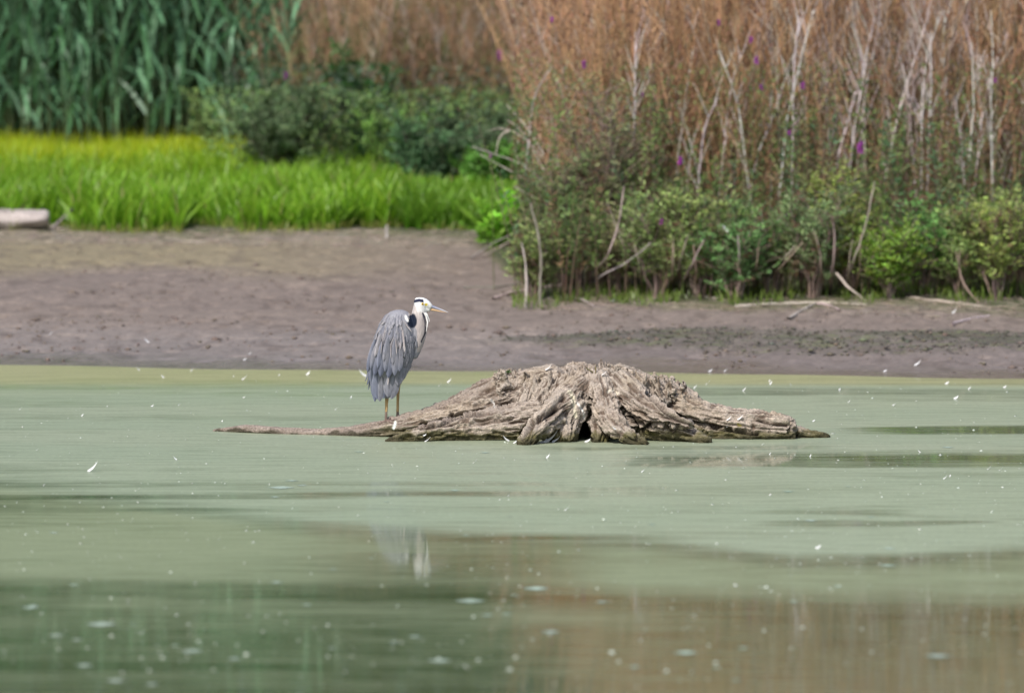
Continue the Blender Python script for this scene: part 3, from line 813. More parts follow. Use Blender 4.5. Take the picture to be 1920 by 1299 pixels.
for pts, r0, lab in fallen:
    P3 = []
    back = 'leaning up' in lab or 'slanting up' in lab
    for j, (x, y) in enumerate(pts):
        if back and j > 0:
            P3.append(at(x, y, P3[0].y + .1 * j))
        elif 'pointing up right' in lab and j > 0: P3.append(at(x, y, P3[0].y))
        else:
            g = on_ground(x, y); g.z += r0 * .9; P3.append(g)
    poly_stick('dead_stick', P3, r0, r0 * .55, (.50, .42, .39) if 'grey' not in lab and 'dark' not in lab else (.25, .22, .20), 7, label=lab, cat='stick', group='dead sticks on the mud')
p0 = on_ground(725, 446); p1 = at(725, 422, p0.y)
poly_stick('wooden_peg', [p0, (p0 + p1) / 2, p1], .014, .012, (.55, .48, .45), 6, label='small pale peg standing alone in the mud behind the heron', cat='peg')

# driftwood log, left edge
B = Bag()
g = on_ground(95, 432); yD = g.y + .1
pts = [at(-90, 412, yD), at(20, 414, yD), at(70, 413, yD), at(92, 410, yD)]
n_ = 26
u = np.linspace(0, 1, n_)
P = np.stack([np.interp(u, [0, .5, .85, 1], [q[j] for q in pts]) for j in range(3)], -1)
R = np.interp(u, [0, .8, .95, 1], [.115, .10, .09, .07])
a = np.linspace(0, 2 * math.pi, 25)[:-1]
rr = R[:, None] * (1 + .42 * (n3(np.cos(a)[None] * 2.2, np.sin(a)[None] * 2.2, u[:, None] * 2.4, 1, 3) - .5) * 2)
V = P[:, None, :] + np.stack([0 * rr, np.cos(a)[None] * rr * 1.5, np.sin(a)[None] * rr * .95], -1)
V = np.concatenate([V.reshape(-1, 3), P[:1], P[-1:]])
I = np.arange(n_ * 24).reshape(n_, 24)
Fq = np.stack([I[:-1], np.roll(I[:-1], -1, 1), np.roll(I[1:], -1, 1), I[1:]], -1).reshape(-1, 4)
Fc = np.concatenate([np.stack([np.roll(I[0], -1), I[0], 0 * I[0] + n_ * 24], -1), np.stack([I[-1], np.roll(I[-1], -1), 0 * I[-1] + n_ * 24 + 1], -1)])
cc = np.tile(np.array([[.40, .35, .33]]), (len(V), 1)) * (.35 + 1.2 * n3(V[:, 0] * .7, V[:, 1] * 6, V[:, 2] * 12, 3, 3))[:, None]
org = np.array(P[-1]); 
o = obj('driftwood_log', make_mesh('driftwood_log', V - org, [Fq, Fc], M_stick, cc), label='pale weathered driftwood log lying on the mud at the left edge', cat='log')
o.location = org

# ---- purple loosestrife flowers
fl = [(1613, 277, 1.5, 'large bright purple flower on the tall pale green shrub'), (1275, 303, 1.1, 'purple flower at the foot of the leftmost bleached stem cluster'), (937, 104, 1.2, 'purple flower high in the stalks above the arching twigs'),
 (1095, 122, 1.0, 'purple flower among the brown stalks right of the arches'), (535, 143, 1.0, 'purple flower over the dark rounded bush'), (1505, 160, 1.0, 'purple flower between the two tall bleached stem groups'),
 (1408, 76, .9, 'upper of two close purple flowers in the top of the stalks'), (1418, 114, 1.0, 'lower of two close purple flowers in the top of the stalks'), (1240, 416, .9, 'purple flower low in front of the grey-green shrub'),
 (1427, 164, .8, 'small purple flower below the close pair'), (1348, 43, .8, 'purple flower at the very top of the stalks'), (1866, 151, .7, 'faint purple flower near the right edge'), (1480, 250, .7, 'small purple flower left of the large bright one'),
 (1035, 38, .8, 'purple flower at the top edge above the arches'), (1205, 178, .6, 'tiny purple flower in the stalks left of the bleached stems'), (920, 292, .6, 'tiny purple flower beside the arching twigs'), (1475, 403, .6, 'tiny purple flower over the mid green shrub')]
def flower(px, py, s, lab):
    D0 = 52.2 if py > 200 and px > 1100 else 53.4
    if px < 940 and py < 200: D0 = 64.5
    c = at(px, py, D0); k = D0 / 52
    e = empty('purple_flower', c, label=lab, cat='flower', group='purple loosestrife flowers')
    h = c.z - gz(c.x, D0)
    s *= .68
    o, q = poly_stick('stem', [Vector((.03, .02, -h)), Vector((.02, .01, -h * .5)), Vector((0, 0, .04 * s))], .004, .002, (.12, .15, .05), 4); o.parent = e
    B = Bag(); n_ = 46
    u = RN.uniform(-.045, .045, n_) * s * k; a = RN.uniform(0, 6.283, n_)
    d_ = np.stack([np.cos(a), np.sin(a), RN.uniform(-.2, .6, n_)], -1)
    B.leaves(np.stack([0 * u, 0 * u, u], -1), d_, np.full(n_, .034 * s * k), np.full(n_, .02 * s * k), jit((.52, .10, .52), n_, .2))
    obj('petals', B.mesh('petals', M_leaf), e, kind='stuff')
for f_ in fl: flower(*f_)

# ---- mud clods and stranded algae scraps
def blob_mesh(V, F, P, S, col, bag):
    pass
ico_v = np.array([[0, 0, 1], [1, 0, 0], [0, 1, 0], [-1, 0, 0], [0, -1, 0], [0, 0, -1]], float)
ico_f = np.array([[0, 1, 2], [0, 2, 3], [0, 3, 4], [0, 4, 1], [5, 2, 1], [5, 3, 2], [5, 4, 3], [5, 1, 4]])
def lumps(bag, pos, size, col, flat=.5):
    N = len(pos)
    v = ico_v[None] * size[:, None, None] * (1 + RN.uniform(-.35, .35, (N, 6, 1))) * np.array([1, 1, flat])
    bag.add(pos[:, None, :] + v, (ico_f[None] + (np.arange(N) * 6)[:, None, None]).reshape(-1, 3), np.repeat(col, 6, 0))
B = Bag()
N = 2600
x = RN.uniform(-5.5, 5.5, N); D = shore(x) + .3 + RN.beta(1.2, 2.2, N) * 12
k = (x < .5) | (D - shore(x) < 5.2); x, D = x[k], D[k]; N = len(x)
k = n3(x, D, 3, 1.3, 2) > .42; x, D = x[k], D[k]; N = len(x)
lumps(B, gvec(x, D) + [0, 0, .004], RN.gamma(3, .0036, N) + .003, jit((.16, .125, .10), N, .3))
N = 5200
x = RN.uniform(-.6, 5.6, N); D = RN.uniform(47.0, 50.6, N); k = ridge(x, D) > .35; x, D = x[k], D[k]; N = len(x)
lumps(B, gvec(x, D) + [0, 0, .008], RN.gamma(1.8, .0045, N) + .002, jit((.11, .105, .08), N, .6, .15), .4)
obj('mud_clods', B.mesh('mud_clods', M_dry, sm=True), kind='stuff')
B = Bag()
N = 2600
x = RN.uniform(-5.6, 5.6, N); D = shore(x) + RN.uniform(4.4, 6.2, N); k = (x > .0); x, D = x[k], D[k]; N = len(x)
a = RN.uniform(0, 6.283, N); p = gvec(x, D) + [0, 0, .006]
Q = p[:, None, :] + np.stack([np.cos(a), np.sin(a), RN.uniform(-.02, .15, N)], -1)[:, None, :] * RN.uniform(.03, .2, N)[:, None, None] * np.array([0, 1.])[None, :, None]
B.stalks(Q, np.array([[.0035, .002]]) * np.ones((N, 1)), jit((.30, .25, .20), N, .4))
N = 1400
x = RN.uniform(-5.6, .6, N); D = shore(x) + RN.uniform(10.2, 12.0, N)
a = RN.uniform(0, 6.283, N); p = gvec(x, D) + [0, 0, .006]
Q = p[:, None, :] + np.stack([np.cos(a), np.sin(a), RN.uniform(-.02, .1, N)], -1)[:, None, :] * RN.uniform(.03, .22, N)[:, None, None] * np.array([0, 1.])[None, :, None]
B.stalks(Q, np.array([[.0045, .002]]) * np.ones((N, 1)), jit((.34, .29, .24), N, .3))
obj('twig_litter', B.mesh('twig_litter', M_dry), kind='stuff')

# ------------------------------------------------------------------ the stump
def ring_tube(path, sides=20, flat=1.0):
    """path: list of (Vector, r). closed tube with rounded ends, for the voxel union"""
    P = np.array([list(p) for p, r in path]); R = np.array([r for p, r in path])
    s = np.concatenate([[0], np.cumsum(np.linalg.norm(np.diff(P, axis=0), axis=1))])
    n_ = max(6, int(s[-1] / .04)); u = np.linspace(0, s[-1], n_)
    q = np.stack([np.interp(u, s, P[:, j]) for j in range(3)], -1); r = np.interp(u, s, R)
    for _ in range(6):
        q[1:-1] = (q[:-2] + 2 * q[1:-1] + q[2:]) / 4; r[1:-1] = (r[:-2] + 2 * r[1:-1] + r[2:]) / 4
    T = np.gradient(q, axis=0); T /= np.linalg.norm(T, axis=1, keepdims=True)
    # rounded ends
    q = np.concatenate([[q[0] - T[0] * r[0] * .5, q[0] - T[0] * r[0] * .3], q, [q[-1] + T[-1] * r[-1] * .3, q[-1] + T[-1] * r[-1] * .5]])
    r = np.concatenate([[r[0] * .25, r[0] * .75], r, [r[-1] * .75, r[-1] * .25]])
    T = np.concatenate([T[:1], T[:1], T, T[-1:], T[-1:]])
    ref = np.where(np.abs(T[:, 1:2]) > .85, [[1., 0, 0]], [[0, 1., 0]])
    U = np.cross(T, ref); U /= np.linalg.norm(U, axis=1, keepdims=True); V = np.cross(T, U)
    a = np.arange(sides) * 2 * math.pi / sides
    v = q[:, None, :] + (U[:, None, :] * np.cos(a)[None, :, None] * flat + V[:, None, :] * np.sin(a)[None, :, None]) * r[:, None, None]
    K = len(q)
    I = np.arange(K * sides).reshape(K, sides)
    faces = [tuple(x) for x in np.stack([I[:-1], np.roll(I[:-1], -1, 1), np.roll(I[1:], -1, 1), I[1:]], -1).reshape(-1, 4)]
    faces += [tuple(I[0][::-1]), tuple(I[-1])]
    return v.reshape(-1, 3), faces, q, r

def voxel_union(parts, voxel, iters=1):
    vs, fs, n_ = [], [], 0
    for v, f in parts:
        vs.append(v); fs += [tuple(int(i) + n_ for i in q) for q in f]; n_ += len(v)
    me = bpy.data.meshes.new('tmp'); me.from_pydata([tuple(map(float, p)) for p in np.concatenate(vs)], [], fs); me.update()
    o = bpy.data.objects.new('tmp', me); COL.objects.link(o)
    m = o.modifiers.new('r', 'REMESH'); m.mode = 'VOXEL'; m.voxel_size = voxel
    if iters:
        s_ = o.modifiers.new('s', 'SMOOTH'); s_.factor = .5; s_.iterations = iters
    dg = bpy.context.evaluated_depsgraph_get(); dg.update()
    me2 = bpy.data.meshes.new_from_object(o.evaluated_get(dg))
    bpy.data.objects.remove(o); bpy.data.meshes.remove(me)
    return me2

def mesh_np(me):
    v = np.zeros(len(me.vertices) * 3); me.vertices.foreach_get('co', v)
    nn = np.zeros(len(me.vertices) * 3); me.vertices.foreach_get('normal', nn)
    return v.reshape(-1, 3), nn.reshape(-1, 3)

roots = [
 # main left root with the long tail just above the water
 [(1040, 752, 40.2, .26), (960, 762, 40.1, .22), (900, 778, 40.05, .165), (820, 794, 40.0, .115), (740, 805, 40.05, .083), (660, 813, 40.15, .052), (600, 815, 40.25, .038), (540, 812, 40.3, .036), (470, 805, 40.4, .036), (430, 806, 40.5, .024), (400, 808, 40.55, .012)],
 [(1010, 795, 39.85, .15), (930, 800, 39.8, .12), (860, 806, 39.75, .09), (800, 812, 39.68, .06), (755, 820, 39.62, .04), (725, 830, 39.6, .02)],
 [(1000, 735, 40.35, .14), (930, 722, 40.35, .085), (890, 748, 40.3, .08), (820, 781, 40.25, .07), (760, 800, 40.2, .05)],
 # front legs
 [(1090, 735, 39.88, .13), (1050, 765, 39.68, .105), (1015, 795, 39.48, .075), (998, 815, 39.38, .058), (984, 838, 39.3, .045)],
 [(1075, 760, 39.75, .12), (1055, 800, 39.65, .10), (1058, 830, 39.6, .085)],
 [(1120, 720, 39.92, .12), (1135, 765, 39.7, .095), (1148, 795, 39.5, .08), (1175, 818, 39.4, .052), (1210, 836, 39.3, .030)],
 [(1118, 790, 39.7, .06), (1128, 812, 39.6, .055), (1122, 832, 39.55, .05)],
 [(1160, 725, 39.92, .13), (1205, 765, 39.7, .10), (1245, 783, 39.55, .07), (1294, 797, 39.5, .028)],
 [(1190, 790, 39.75, .09), (1250, 805, 39.65, .075), (1290, 815, 39.6, .05), (1325, 830, 39.5, .028)],
 # right hand log
 [(1150, 725, 40.2, .17), (1220, 745, 40.15, .14), (1290, 775, 40.0, .115), (1360, 793, 39.95, .098), (1430, 801, 39.9, .094), (1478, 804, 39.88, .088)],
 [(1330, 815, 39.9, .06), (1420, 820, 39.85, .065), (1480, 822, 39.85, .055)],
 [(1470, 812, 39.95, .06), (1510, 815, 39.95, .04), (1550, 822, 39.95, .022)],
 [(1180, 730, 40.5, .12), (1235, 722, 40.45, .05), (1255, 722, 40.4, .035), (1290, 750, 40.3, .06), (1320, 775, 40.2, .05)],
 # back of the stump
 [(1080, 730, 40.5, .2), (1100, 770, 41.0, .14), (1110, 800, 41.5, .06)],
 [(1180, 740, 40.5, .16), (1260, 770, 41.0, .1), (1320, 800, 41.4, .05)],
 [(980, 740, 40.5, .14), (930, 785, 40.8, .1), (900, 805, 41.0, .05)],
]
axes = []
parts = []
for r in roots:
    path = [(at(a, b, D), rr) for a, b, D, rr in r]
    v, f, q, rr = ring_tube(path)
    parts.append((v, f)); axes.append((q, rr))
# crown: ribs fanning down from a broken rim
cxw, cyw = at(1098, 700, 40.25).x, 40.25
rim_px = [880, 930, 945, 965, 1000, 1040, 1085, 1115, 1128, 1142, 1180, 1230, 1280, 1340]
rim_py = [724, 700, 696, 699, 702, 700, 690, 690, 679, 687, 698, 707, 722, 760]
NR = 34
for i in range(NR):
    a = i / NR * 2 * math.pi
    ex, ey = math.cos(a) * .56, math.sin(a) * .34
    jx = random.uniform(-.015, .015)
    tx = cxw + ex + jx; px_ = CX + tx * FPX / (cyw + ey)
    zt = at(px_, float(np.interp(px_, rim_px, rim_py)), cyw + ey).z - .045 - (.03 if ey > 0 else 0)
    bx, by = cxw + math.cos(a) * .84, cyw + math.sin(a) * (.40 if math.sin(a) < 0 else .75)
    r = random.uniform(.055, .08)
    path = [(Vector((tx, cyw + ey, zt + .02)), r * .38), (Vector((tx * .7 + bx * .3, (cyw + ey) * .7 + by * .3, zt * .78)), r * .95), (Vector((tx * .35 + bx * .65, (cyw + ey) * .35 + by * .65, zt * .38)), r * 1.1), (Vector((bx, by, -.08)), r * 1.2)]
    v, f, q, rr = ring_tube(path, 14)
    parts.append((v, f)); axes.append((q, rr))
# solid heart
for (px_, py_, D_, r0) in [(1010, 745, 40.25, .21), (1090, 742, 40.25, .235), (1160, 745, 40.25, .215), (1220, 765, 40.2, .15), (960, 760, 40.2, .18), (1100, 800, 40.3, .33)]:
    c = at(px_, py_, D_)
    path = [(c + Vector((-.1, 0, 0)), r0 * .9), (c, r0), (c + Vector((.1, 0, 0)), r0 * .9)]
    v, f, q, rr = ring_tube(path, 18); parts.append((v, f))
# crumbling rim: splinters
for i in range(300):
    px_ = RN.uniform(922, 1285); D_ = 40.25 + RN.uniform(-.36, .3)
    topy = float(np.interp(px_, rim_px, rim_py)) + RN.uniform(-5, 14) + abs(D_ - 40.2) * 6
    c = at(px_, topy, D_); h = RN.uniform(.06, .15)
    tl = Vector((RN.normal(0, .25), RN.normal(0, .25), 1)).normalized()
    path = [(c - tl * h, .026), (c - tl * h * .4, .015), (c + tl * .02, .0065)]
    v, f, q, rr = ring_tube(path, 7); parts.append((v, f))
me = voxel_union(parts, .0066, 1)
v, nn = mesh_np(me)
best = np.full(len(v), 1e9); sc_ = np.zeros(len(v)); uu = np.zeros((len(v), 2))
for ai, (q, rr) in enumerate(axes):
    seg = np.linalg.norm(np.diff(q, axis=0), axis=1); s = np.concatenate([[0], np.cumsum(seg)])
    # nearest axis point by brute force in slabs
    for lo in range(0, len(v), 40000):
        vv = v[lo:lo + 40000]
        d2 = ((vv[:, None, :] - q[None]) ** 2).sum(-1) ** .5 - rr[None] * .85
        j = d2.argmin(1); dm = d2[np.arange(len(vv)), j]
        T = np.gradient(q, axis=0); T /= np.linalg.norm(T, axis=1, keepdims=True)
        rel = vv - q[j]; al = (rel * T[j]).sum(1)
        ref = np.array([0, 1., 0]); U = np.cross(T, ref); U /= np.linalg.norm(U, axis=1, keepdims=True) + 1e-9; W = np.cross(T, U)
        cu, cw = (rel * U[j]).sum(1), (rel * W[j]).sum(1)
        m = dm < best[lo:lo + 40000]
        idx = np.nonzero(m)[0] + lo
        best[idx] = dm[m]; sc_[idx] = (s[j] + al)[m] + ai * 3.7; uu[idx, 0] = cu[m]; uu[idx, 1] = cw[m]
wp = (n3(v[:, 0], v[:, 1], v[:, 2], 9, 3) - .5)
wp2 = (n3(v[:, 0] + 5, v[:, 1], v[:, 2], 9, 3) - .5)
fib = lambda fs, fc, o, oc=2: n3(sc_ * fs + wp * 1.4 + o, uu[:, 0] * fc + wp * .9, uu[:, 1] * fc + wp2 * .9, 1, oc)
f1 = 1 - np.abs(2 * fib(3.2, 25, 0) - 1)       # broad ropes of wood
f2 = 1 - np.abs(2 * fib(6, 60, 9) - 1)      # fibres
f3 = fib(24, 110, 4, 2)
def rank(a_):
    r_ = np.empty(len(a_)); r_[np.argsort(a_)] = np.linspace(0, 1, len(a_)); return r_
f1, f2, f3 = rank(f1), rank(f2), rank(f3)
pits = smooth(.64, .78, n3(v[:, 0], v[:, 1], v[:, 2], 17, 2))
low = smooth(.02, .10, v[:, 2])
disp = (np.sqrt(f1) - .65) * .040 + (np.sqrt(f2) - .65) * .022 + (f3 - .5) * .012 - pits * .016 + (n3(v[:, 0], v[:, 1], v[:, 2], 4, 2) - .5) * .03
thin = smooth(.3, -.2, v[:, 0] + 1.2)          # the thin tail gets a calmer surface
tail = smooth(-.7, -1.1, v[:, 0])
crown = smooth(.30, .40, v[:, 2]) * smooth(-.25, -.05, v[:, 0])
disp *= (1 - .75 * tail) * (1 - .55 * crown)
v2 = v + nn * disp[:, None]
# the cavity between the two front legs: pushed back into the wood
pc = at(1097, 812, 39.5)
wx = (v2[:, 0] - pc.x) / (.047 - .020 * smooth(.0, .12, v2[:, 2])); wz = (v2[:, 2] - .03) / .105
rr2 = wx ** 2 + wz ** 2
hole = smooth(1.0, .55, rr2) * (v2[:, 1] < 40.15)
v2[:, 1] += hole * .55
# recessed grooves: under the right-hand log and beside the left leg
def groove(pts, wdt, dep):
    q = np.array([[at(a, b, 39.7).x, at(a, b, 39.7).z] for a, b in pts]); dm = np.full(len(v2), 9.)
    for a_, b_ in zip(q[:-1], q[1:]):
        ab = b_ - a_; t_ = np.clip(((v2[:, [0, 2]] - a_) @ ab) / (ab @ ab), 0, 1)
        dm = np.minimum(dm, np.linalg.norm(v2[:, [0, 2]] - a_ - t_[:, None] * ab, axis=1))
    g_ = smooth(wdt, 0, dm) * (nn[:, 1] < .2)
    v2[:] = v2 - nn * (g_ * dep)[:, None]
    return g_
gr = groove([(1215, 735), (1250, 772), (1300, 797), (1360, 806), (1420, 815)], .022, .05)
gr += groove([(1045, 765), (1000, 785), (978, 812)], .022, .06)
gr += groove([(1190, 815), (1215, 795), (1250, 790), (1300, 806)], .018, .055)
gr += groove([(905, 775), (860, 780), (825, 795), (790, 800)], .018, .05)
gr += groove([(1165, 765), (1190, 790), (1200, 815)], .018, .06)
gr += groove([(1110, 735), (1104, 765), (1112, 790)], .014, .035)
gr += groove([(1420, 790), (1455, 800), (1490, 798)], .010, .025)
me.vertices.foreach_set('co', v2.ravel().astype(np.float32)); me.update()
# colours: weathered grey-tan wood, shade painted dark into cracks, grooves and the wet cavity, moss and wet wood at the waterline, droppings
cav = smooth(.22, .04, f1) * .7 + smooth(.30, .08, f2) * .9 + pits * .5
C = np.tile(np.array([[.375, .32, .27]]), (len(v2), 1))
tone = n3(v2[:, 0], v2[:, 1], v2[:, 2], 7, 3)[:, None]
C = C * (1 - smooth(.4, .75, tone)) + np.array([.31, .255, .21]) * smooth(.4, .75, tone)
yel = smooth(.5, .75, n3(v2[:, 0] + 9, v2[:, 1], v2[:, 2], 5, 3))[:, None] * .6
C = C * (1 - yel) + np.array([.34, .275, .20]) * yel
hi = (smooth(.75, .98, f2) * smooth(.3, .8, f1))[:, None] * .7
C = C * (1 - hi) + np.array([.56, .475, .385]) * hi
greyL = (smooth(.5, 1, nn[:, 2]) * smooth(.2, -.4, v2[:, 0]) + tail)[:, None].clip(0, 1) * .7
C = C * (1 - greyL) + np.array([.235, .19, .165]) * greyL
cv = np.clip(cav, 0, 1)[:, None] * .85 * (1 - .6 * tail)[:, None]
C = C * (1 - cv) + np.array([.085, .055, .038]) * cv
mz = v2[:, 2] + (n3(v2[:, 0], v2[:, 1], v2[:, 2], 14, 3) - .5) * .12
moss = (smooth(.085, .035, mz) * (1 - tail))[:, None]
C = C * (1 - moss * .8) + np.array([.085, .08, .022]) * moss * .8
wetl = smooth(.035, .008, mz)[:, None]
C = C * (1 - wetl * .8) + np.array([.035, .032, .018]) * wetl * .8
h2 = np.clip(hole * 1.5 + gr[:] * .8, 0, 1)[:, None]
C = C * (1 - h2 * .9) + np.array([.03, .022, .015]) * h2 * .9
def spot(pts, wdt, col, amt=.9):
    q = np.array([[at(a, b, 39.7).x, at(a, b, 39.7).z] for a, b in pts]); dm = np.full(len(v2), 9.)
    for a_, b_ in zip(q[:-1], q[1:]):
        ab = b_ - a_; t_ = np.clip(((v2[:, [0, 2]] - a_) @ ab) / (ab @ ab), 0, 1)
        dm = np.minimum(dm, np.linalg.norm(v2[:, [0, 2]] - a_ - t_[:, None] * ab, axis=1))
    k_ = (smooth(wdt, wdt * .5, dm + (n3(v2[:, 0], v2[:, 1], v2[:, 2], 40, 2) - .5) * wdt * 1.3) * (v2[:, 1] < 40.1))[:, None] * amt
    C[:] = C * (1 - k_) + np.array(col) * k_
spot([(1067, 733), (1075, 745), (1078, 770), (1080, 780)], .016, (.66, .60, .46))
spot([(1082, 753), (1092, 768), (1096, 784)], .008, (.72, .70, .66))
spot([(1140, 735), (1143, 732), (1150, 733)], .012, (.66, .6, .5)); spot([(1155, 737), (1159, 739)], .012, (.66, .6, .5))
spot([(740, 797), (738, 804), (736, 809)], .010, (.72, .78, .74)); spot([(920, 753), (926, 760), (927, 763)], .007, (.7, .68, .64))
spot([(1385, 798), (1390, 801)], .012, (.20, .17, .02), .8)
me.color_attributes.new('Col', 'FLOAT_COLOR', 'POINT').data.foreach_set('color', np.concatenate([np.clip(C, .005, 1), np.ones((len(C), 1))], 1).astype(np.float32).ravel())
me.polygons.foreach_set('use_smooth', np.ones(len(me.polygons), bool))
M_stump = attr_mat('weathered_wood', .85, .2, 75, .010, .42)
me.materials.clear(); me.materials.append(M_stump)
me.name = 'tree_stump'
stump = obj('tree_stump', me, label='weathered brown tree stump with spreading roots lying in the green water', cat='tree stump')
bvh_st = BVHTree.FromPolygons([tuple(p) for p in v2], [tuple(p.vertices) for p in me.polygons])

def stump_hit(px, py, default_D=39.8):
    o_ = Vector((0, 0, HCAM)); d_ = (at(px, py, 40) - o_).normalized()
    h = bvh_st.ray_cast(o_, d_, 100)
    return h[0] if h[0] is not None else at(px, py, default_D)
def stump_top(x, y):
    h = bvh_st.ray_cast(Vector((x, y, 2)), Vector((0, 0, -1)), 5)
    return h[0].z if h[0] is not None else 0

# green sprout and twig on the rim
s0 = stump_hit(953, 702)
B = Bag(); n_ = 16; a = RN.uniform(0, 6.283, n_)
B.leaves(RN.normal(0, .008, (n_, 3)), np.stack([np.cos(a), np.sin(a), RN.uniform(.2, 1, n_)], -1), np.full(n_, .028), np.full(n_, .014), jit((.08, .16, .04), n_, .3))
o = obj('green_sprout', B.mesh('green_sprout', M_leaf), label='tiny green seedling on the left end of the stump rim', cat='seedling'); o.location = s0 + Vector((0, 0, .012))
s1 = stump_hit(1117, 700)
poly_stick('twig', [s1, s1 + Vector((.0, 0, .05))], .004, .003, (.14, .12, .03), 5, label='short mossy twig upright beside the highest point of the stump', cat='twig', group='twigs on the stump rim')
s1 = stump_hit(1112, 698)
poly_stick('twig', [s1, s1 + Vector((-.03, 0, .02)), s1 + Vector((-.05, 0, .032))], .005, .003, (.14, .12, .05), 5, label='short twig with a white tip pointing left on the stump rim', cat='twig', group='twigs on the stump rim')

# ------------------------------------------------------------------ the heron
HD = 40.05
fl_x, fl_z = at(723, 783, HD).x, 0
feet = []
for (px, dy) in ((723.5, -.02), (745.5, .04)):
    p = at(px, 782, HD + dy); p.z = stump_top(p.x, p.y); feet.append(p)
zoff = 0.0
def hp(px, py, dd=0.0): return at(px, py, HD + dd)
def ell_loft(rings, sides=24):
    """rings: (pxL, pxR, py, half depth, depth centre)"""
    V = []
    for L_, R_, y_, b_, dc in rings:
        c = hp((L_ + R_) / 2, y_, dc); hw = (hp(R_, y_, dc).x - hp(L_, y_, dc).x) / 2
        a = np.arange(sides) * 2 * math.pi / sides
        V.append(np.stack([c.x + np.cos(a) * hw, c.y + np.sin(a) * b_, np.full(sides, c.z)], -1))
    V = np.array(V); K = len(V); I = np.arange(K * sides).reshape(K, sides)
    f = [tuple(x) for x in np.stack([I[:-1], np.roll(I[:-1], -1, 1), np.roll(I[1:], -1, 1), I[1:]], -1).reshape(-1, 4)] + [tuple(I[0][::-1]), tuple(I[-1])]
    return V.reshape(-1, 3), f
BODY = [(742, 756, 581, .025, 0), (732, 764, 584, .055, 0), (723, 771, 591, .085, 0), (716, 777, 602, .105, 0), (710, 780, 618, .12, 0), (704, 781, 636, .125, 0),
        (699, 780, 655, .12, 0), (695, 776, 672, .112, 0), (694, 769, 690, .098, 0), (697, 760, 706, .078, 0), (700, 752, 720, .058, 0), (703, 742, 735, .038, 0), (706, 734, 745, .02, 0)]
hparts = [ell_loft(BODY)]
def htube(pts, flat=1.0, sides=16):
    v, f, _, _ = ring_tube([(hp(a, b, d_), r) for a, b, d_, r in pts], sides, flat); hparts.append((v, f))
htube([(774, 668, -.01, .035), (782, 645, -.01, .052), (787, 622, -.01, .060), (787, 604, -.01, .062), (785, 590, -.01, .056), (782, 577, -.01, .047), (784, 568, -.01, .044), (790, 564, -.01, .040)])
htube([(781, 568, -.01, .036), (787, 565, -.01, .044), (794, 565, -.01, .043), (801, 569.5, -.01, .036), (807, 576, -.01, .022)])          # skull
htube([(786, 578, -.01, .034), (796, 579, -.01, .030), (805, 580, -.01, .018)])  # cheeks and chin
htube([(758, 682, .03, .055), (752, 702, .03, .036), (747, 716, .04, .022)])          # thigh
htube([(730, 700, -.02, .05), (726, 730, -.02, .03)])
for (p, top) in ((feet[1], (747, 715)), (feet[0], (726, 735))):
    t_ = at(top[0], top[1], p.y)
    kn = at(746, 727, p.y) if top[0] == 747 else at(725, 742, p.y)
    path = [(t_, .018), (kn, .0125), (kn + Vector((0, 0, -.012)), .0125), (kn.lerp(p, .2), .0075), (kn.lerp(p, .8), .0075), (p + Vector((0, 0, .012)), .0105)]
    v, f, _, _ = ring_tube(path, 10); hparts.append((v, f))
    for az, L_ in ((-35, .062), (0, .075), (35, .065), (180, .05)):
        dv = Vector((math.cos(math.radians(az)), -math.sin(math.radians(az)) - .15, 0))
        pts = [p + Vector((0, 0, .010))]
        for tt_ in (.35, .7, 1.0):
            q_ = p + dv * L_ * tt_; zt = stump_top(q_.x, q_.y)
            if abs(zt - p.z) > .045: zt = p.z - .02 * tt_
            pts.append(Vector((q_.x, q_.y, zt + .006)))
        v, f, _, _ = ring_tube([(q_, r_) for q_, r_ in zip(pts, (.0085, .0065, .006, .0035))], 8); hparts.append((v, f))
hme = voxel_union(hparts, .0036, 2)
hv, hn = mesh_np(hme)
# photo-pixel frame of each vertex, to lay out the plumage
dep = hv[:, 1] * math.cos(PITCH) - (hv[:, 2] - HCAM) * math.sin(PITCH)
HX = CX + hv[:, 0] / dep * FPX
HY = CY - ((hv[:, 2] - HCAM) * math.cos(PITCH) + hv[:, 1] * math.sin(PITCH)) / dep * FPX
C = np.tile(np.array([[.27, .27, .30]]), (len(hv), 1))
def put(m, col):
    m = np.clip(m, 0, 1)[:, None]; C[:] = C * (1 - m) + np.array(col) * m
nzh = (n3(hv[:, 0], hv[:, 1], hv[:, 2] * .35, 60, 2) - .5)
neck = ((HX > 768) & (HY < 660) & (HX > 768 + np.clip((HY - 590) * .45, 0, 14))) * 1.0
put(neck, (.42, .37, .36)); C *= (1 + .3 * nzh * neck)[:, None]
put(smooth(600, 586, HY) * (HX > 766), (.52, .47, .45))
put(smooth(588, 582, HY) * (HX > 779 + (HY - 572) * .2), (.66, .65, .64))
put(smooth(574, 568, HY) * (HX > 774), (.74, .74, .74))
put(smooth(5, 3, np.abs(HY - 563 - np.abs(HX - 786) * .2) * 1.35) * (HX > 774) * (HX < 794), (.018, .022, .05))
put(smooth(3.2, 1.8, np.hypot((HX - 799) * .8, HY - 571)), (.55, .42, .04))
# shoulder: black patch and white spot
put(smooth(1.1, .8, np.hypot((HX - 773) / 9.5, (HY - 602) / 14.0) + nzh * .3) * (HX < 782 ), (.012, .018, .035))
put(smooth(1.1, .7, np.hypot((HX - 762.5 + (HY - 597) * -.35) / 3.6, (HY - 597) / 7) + nzh * .3), (.85, .83, .80))
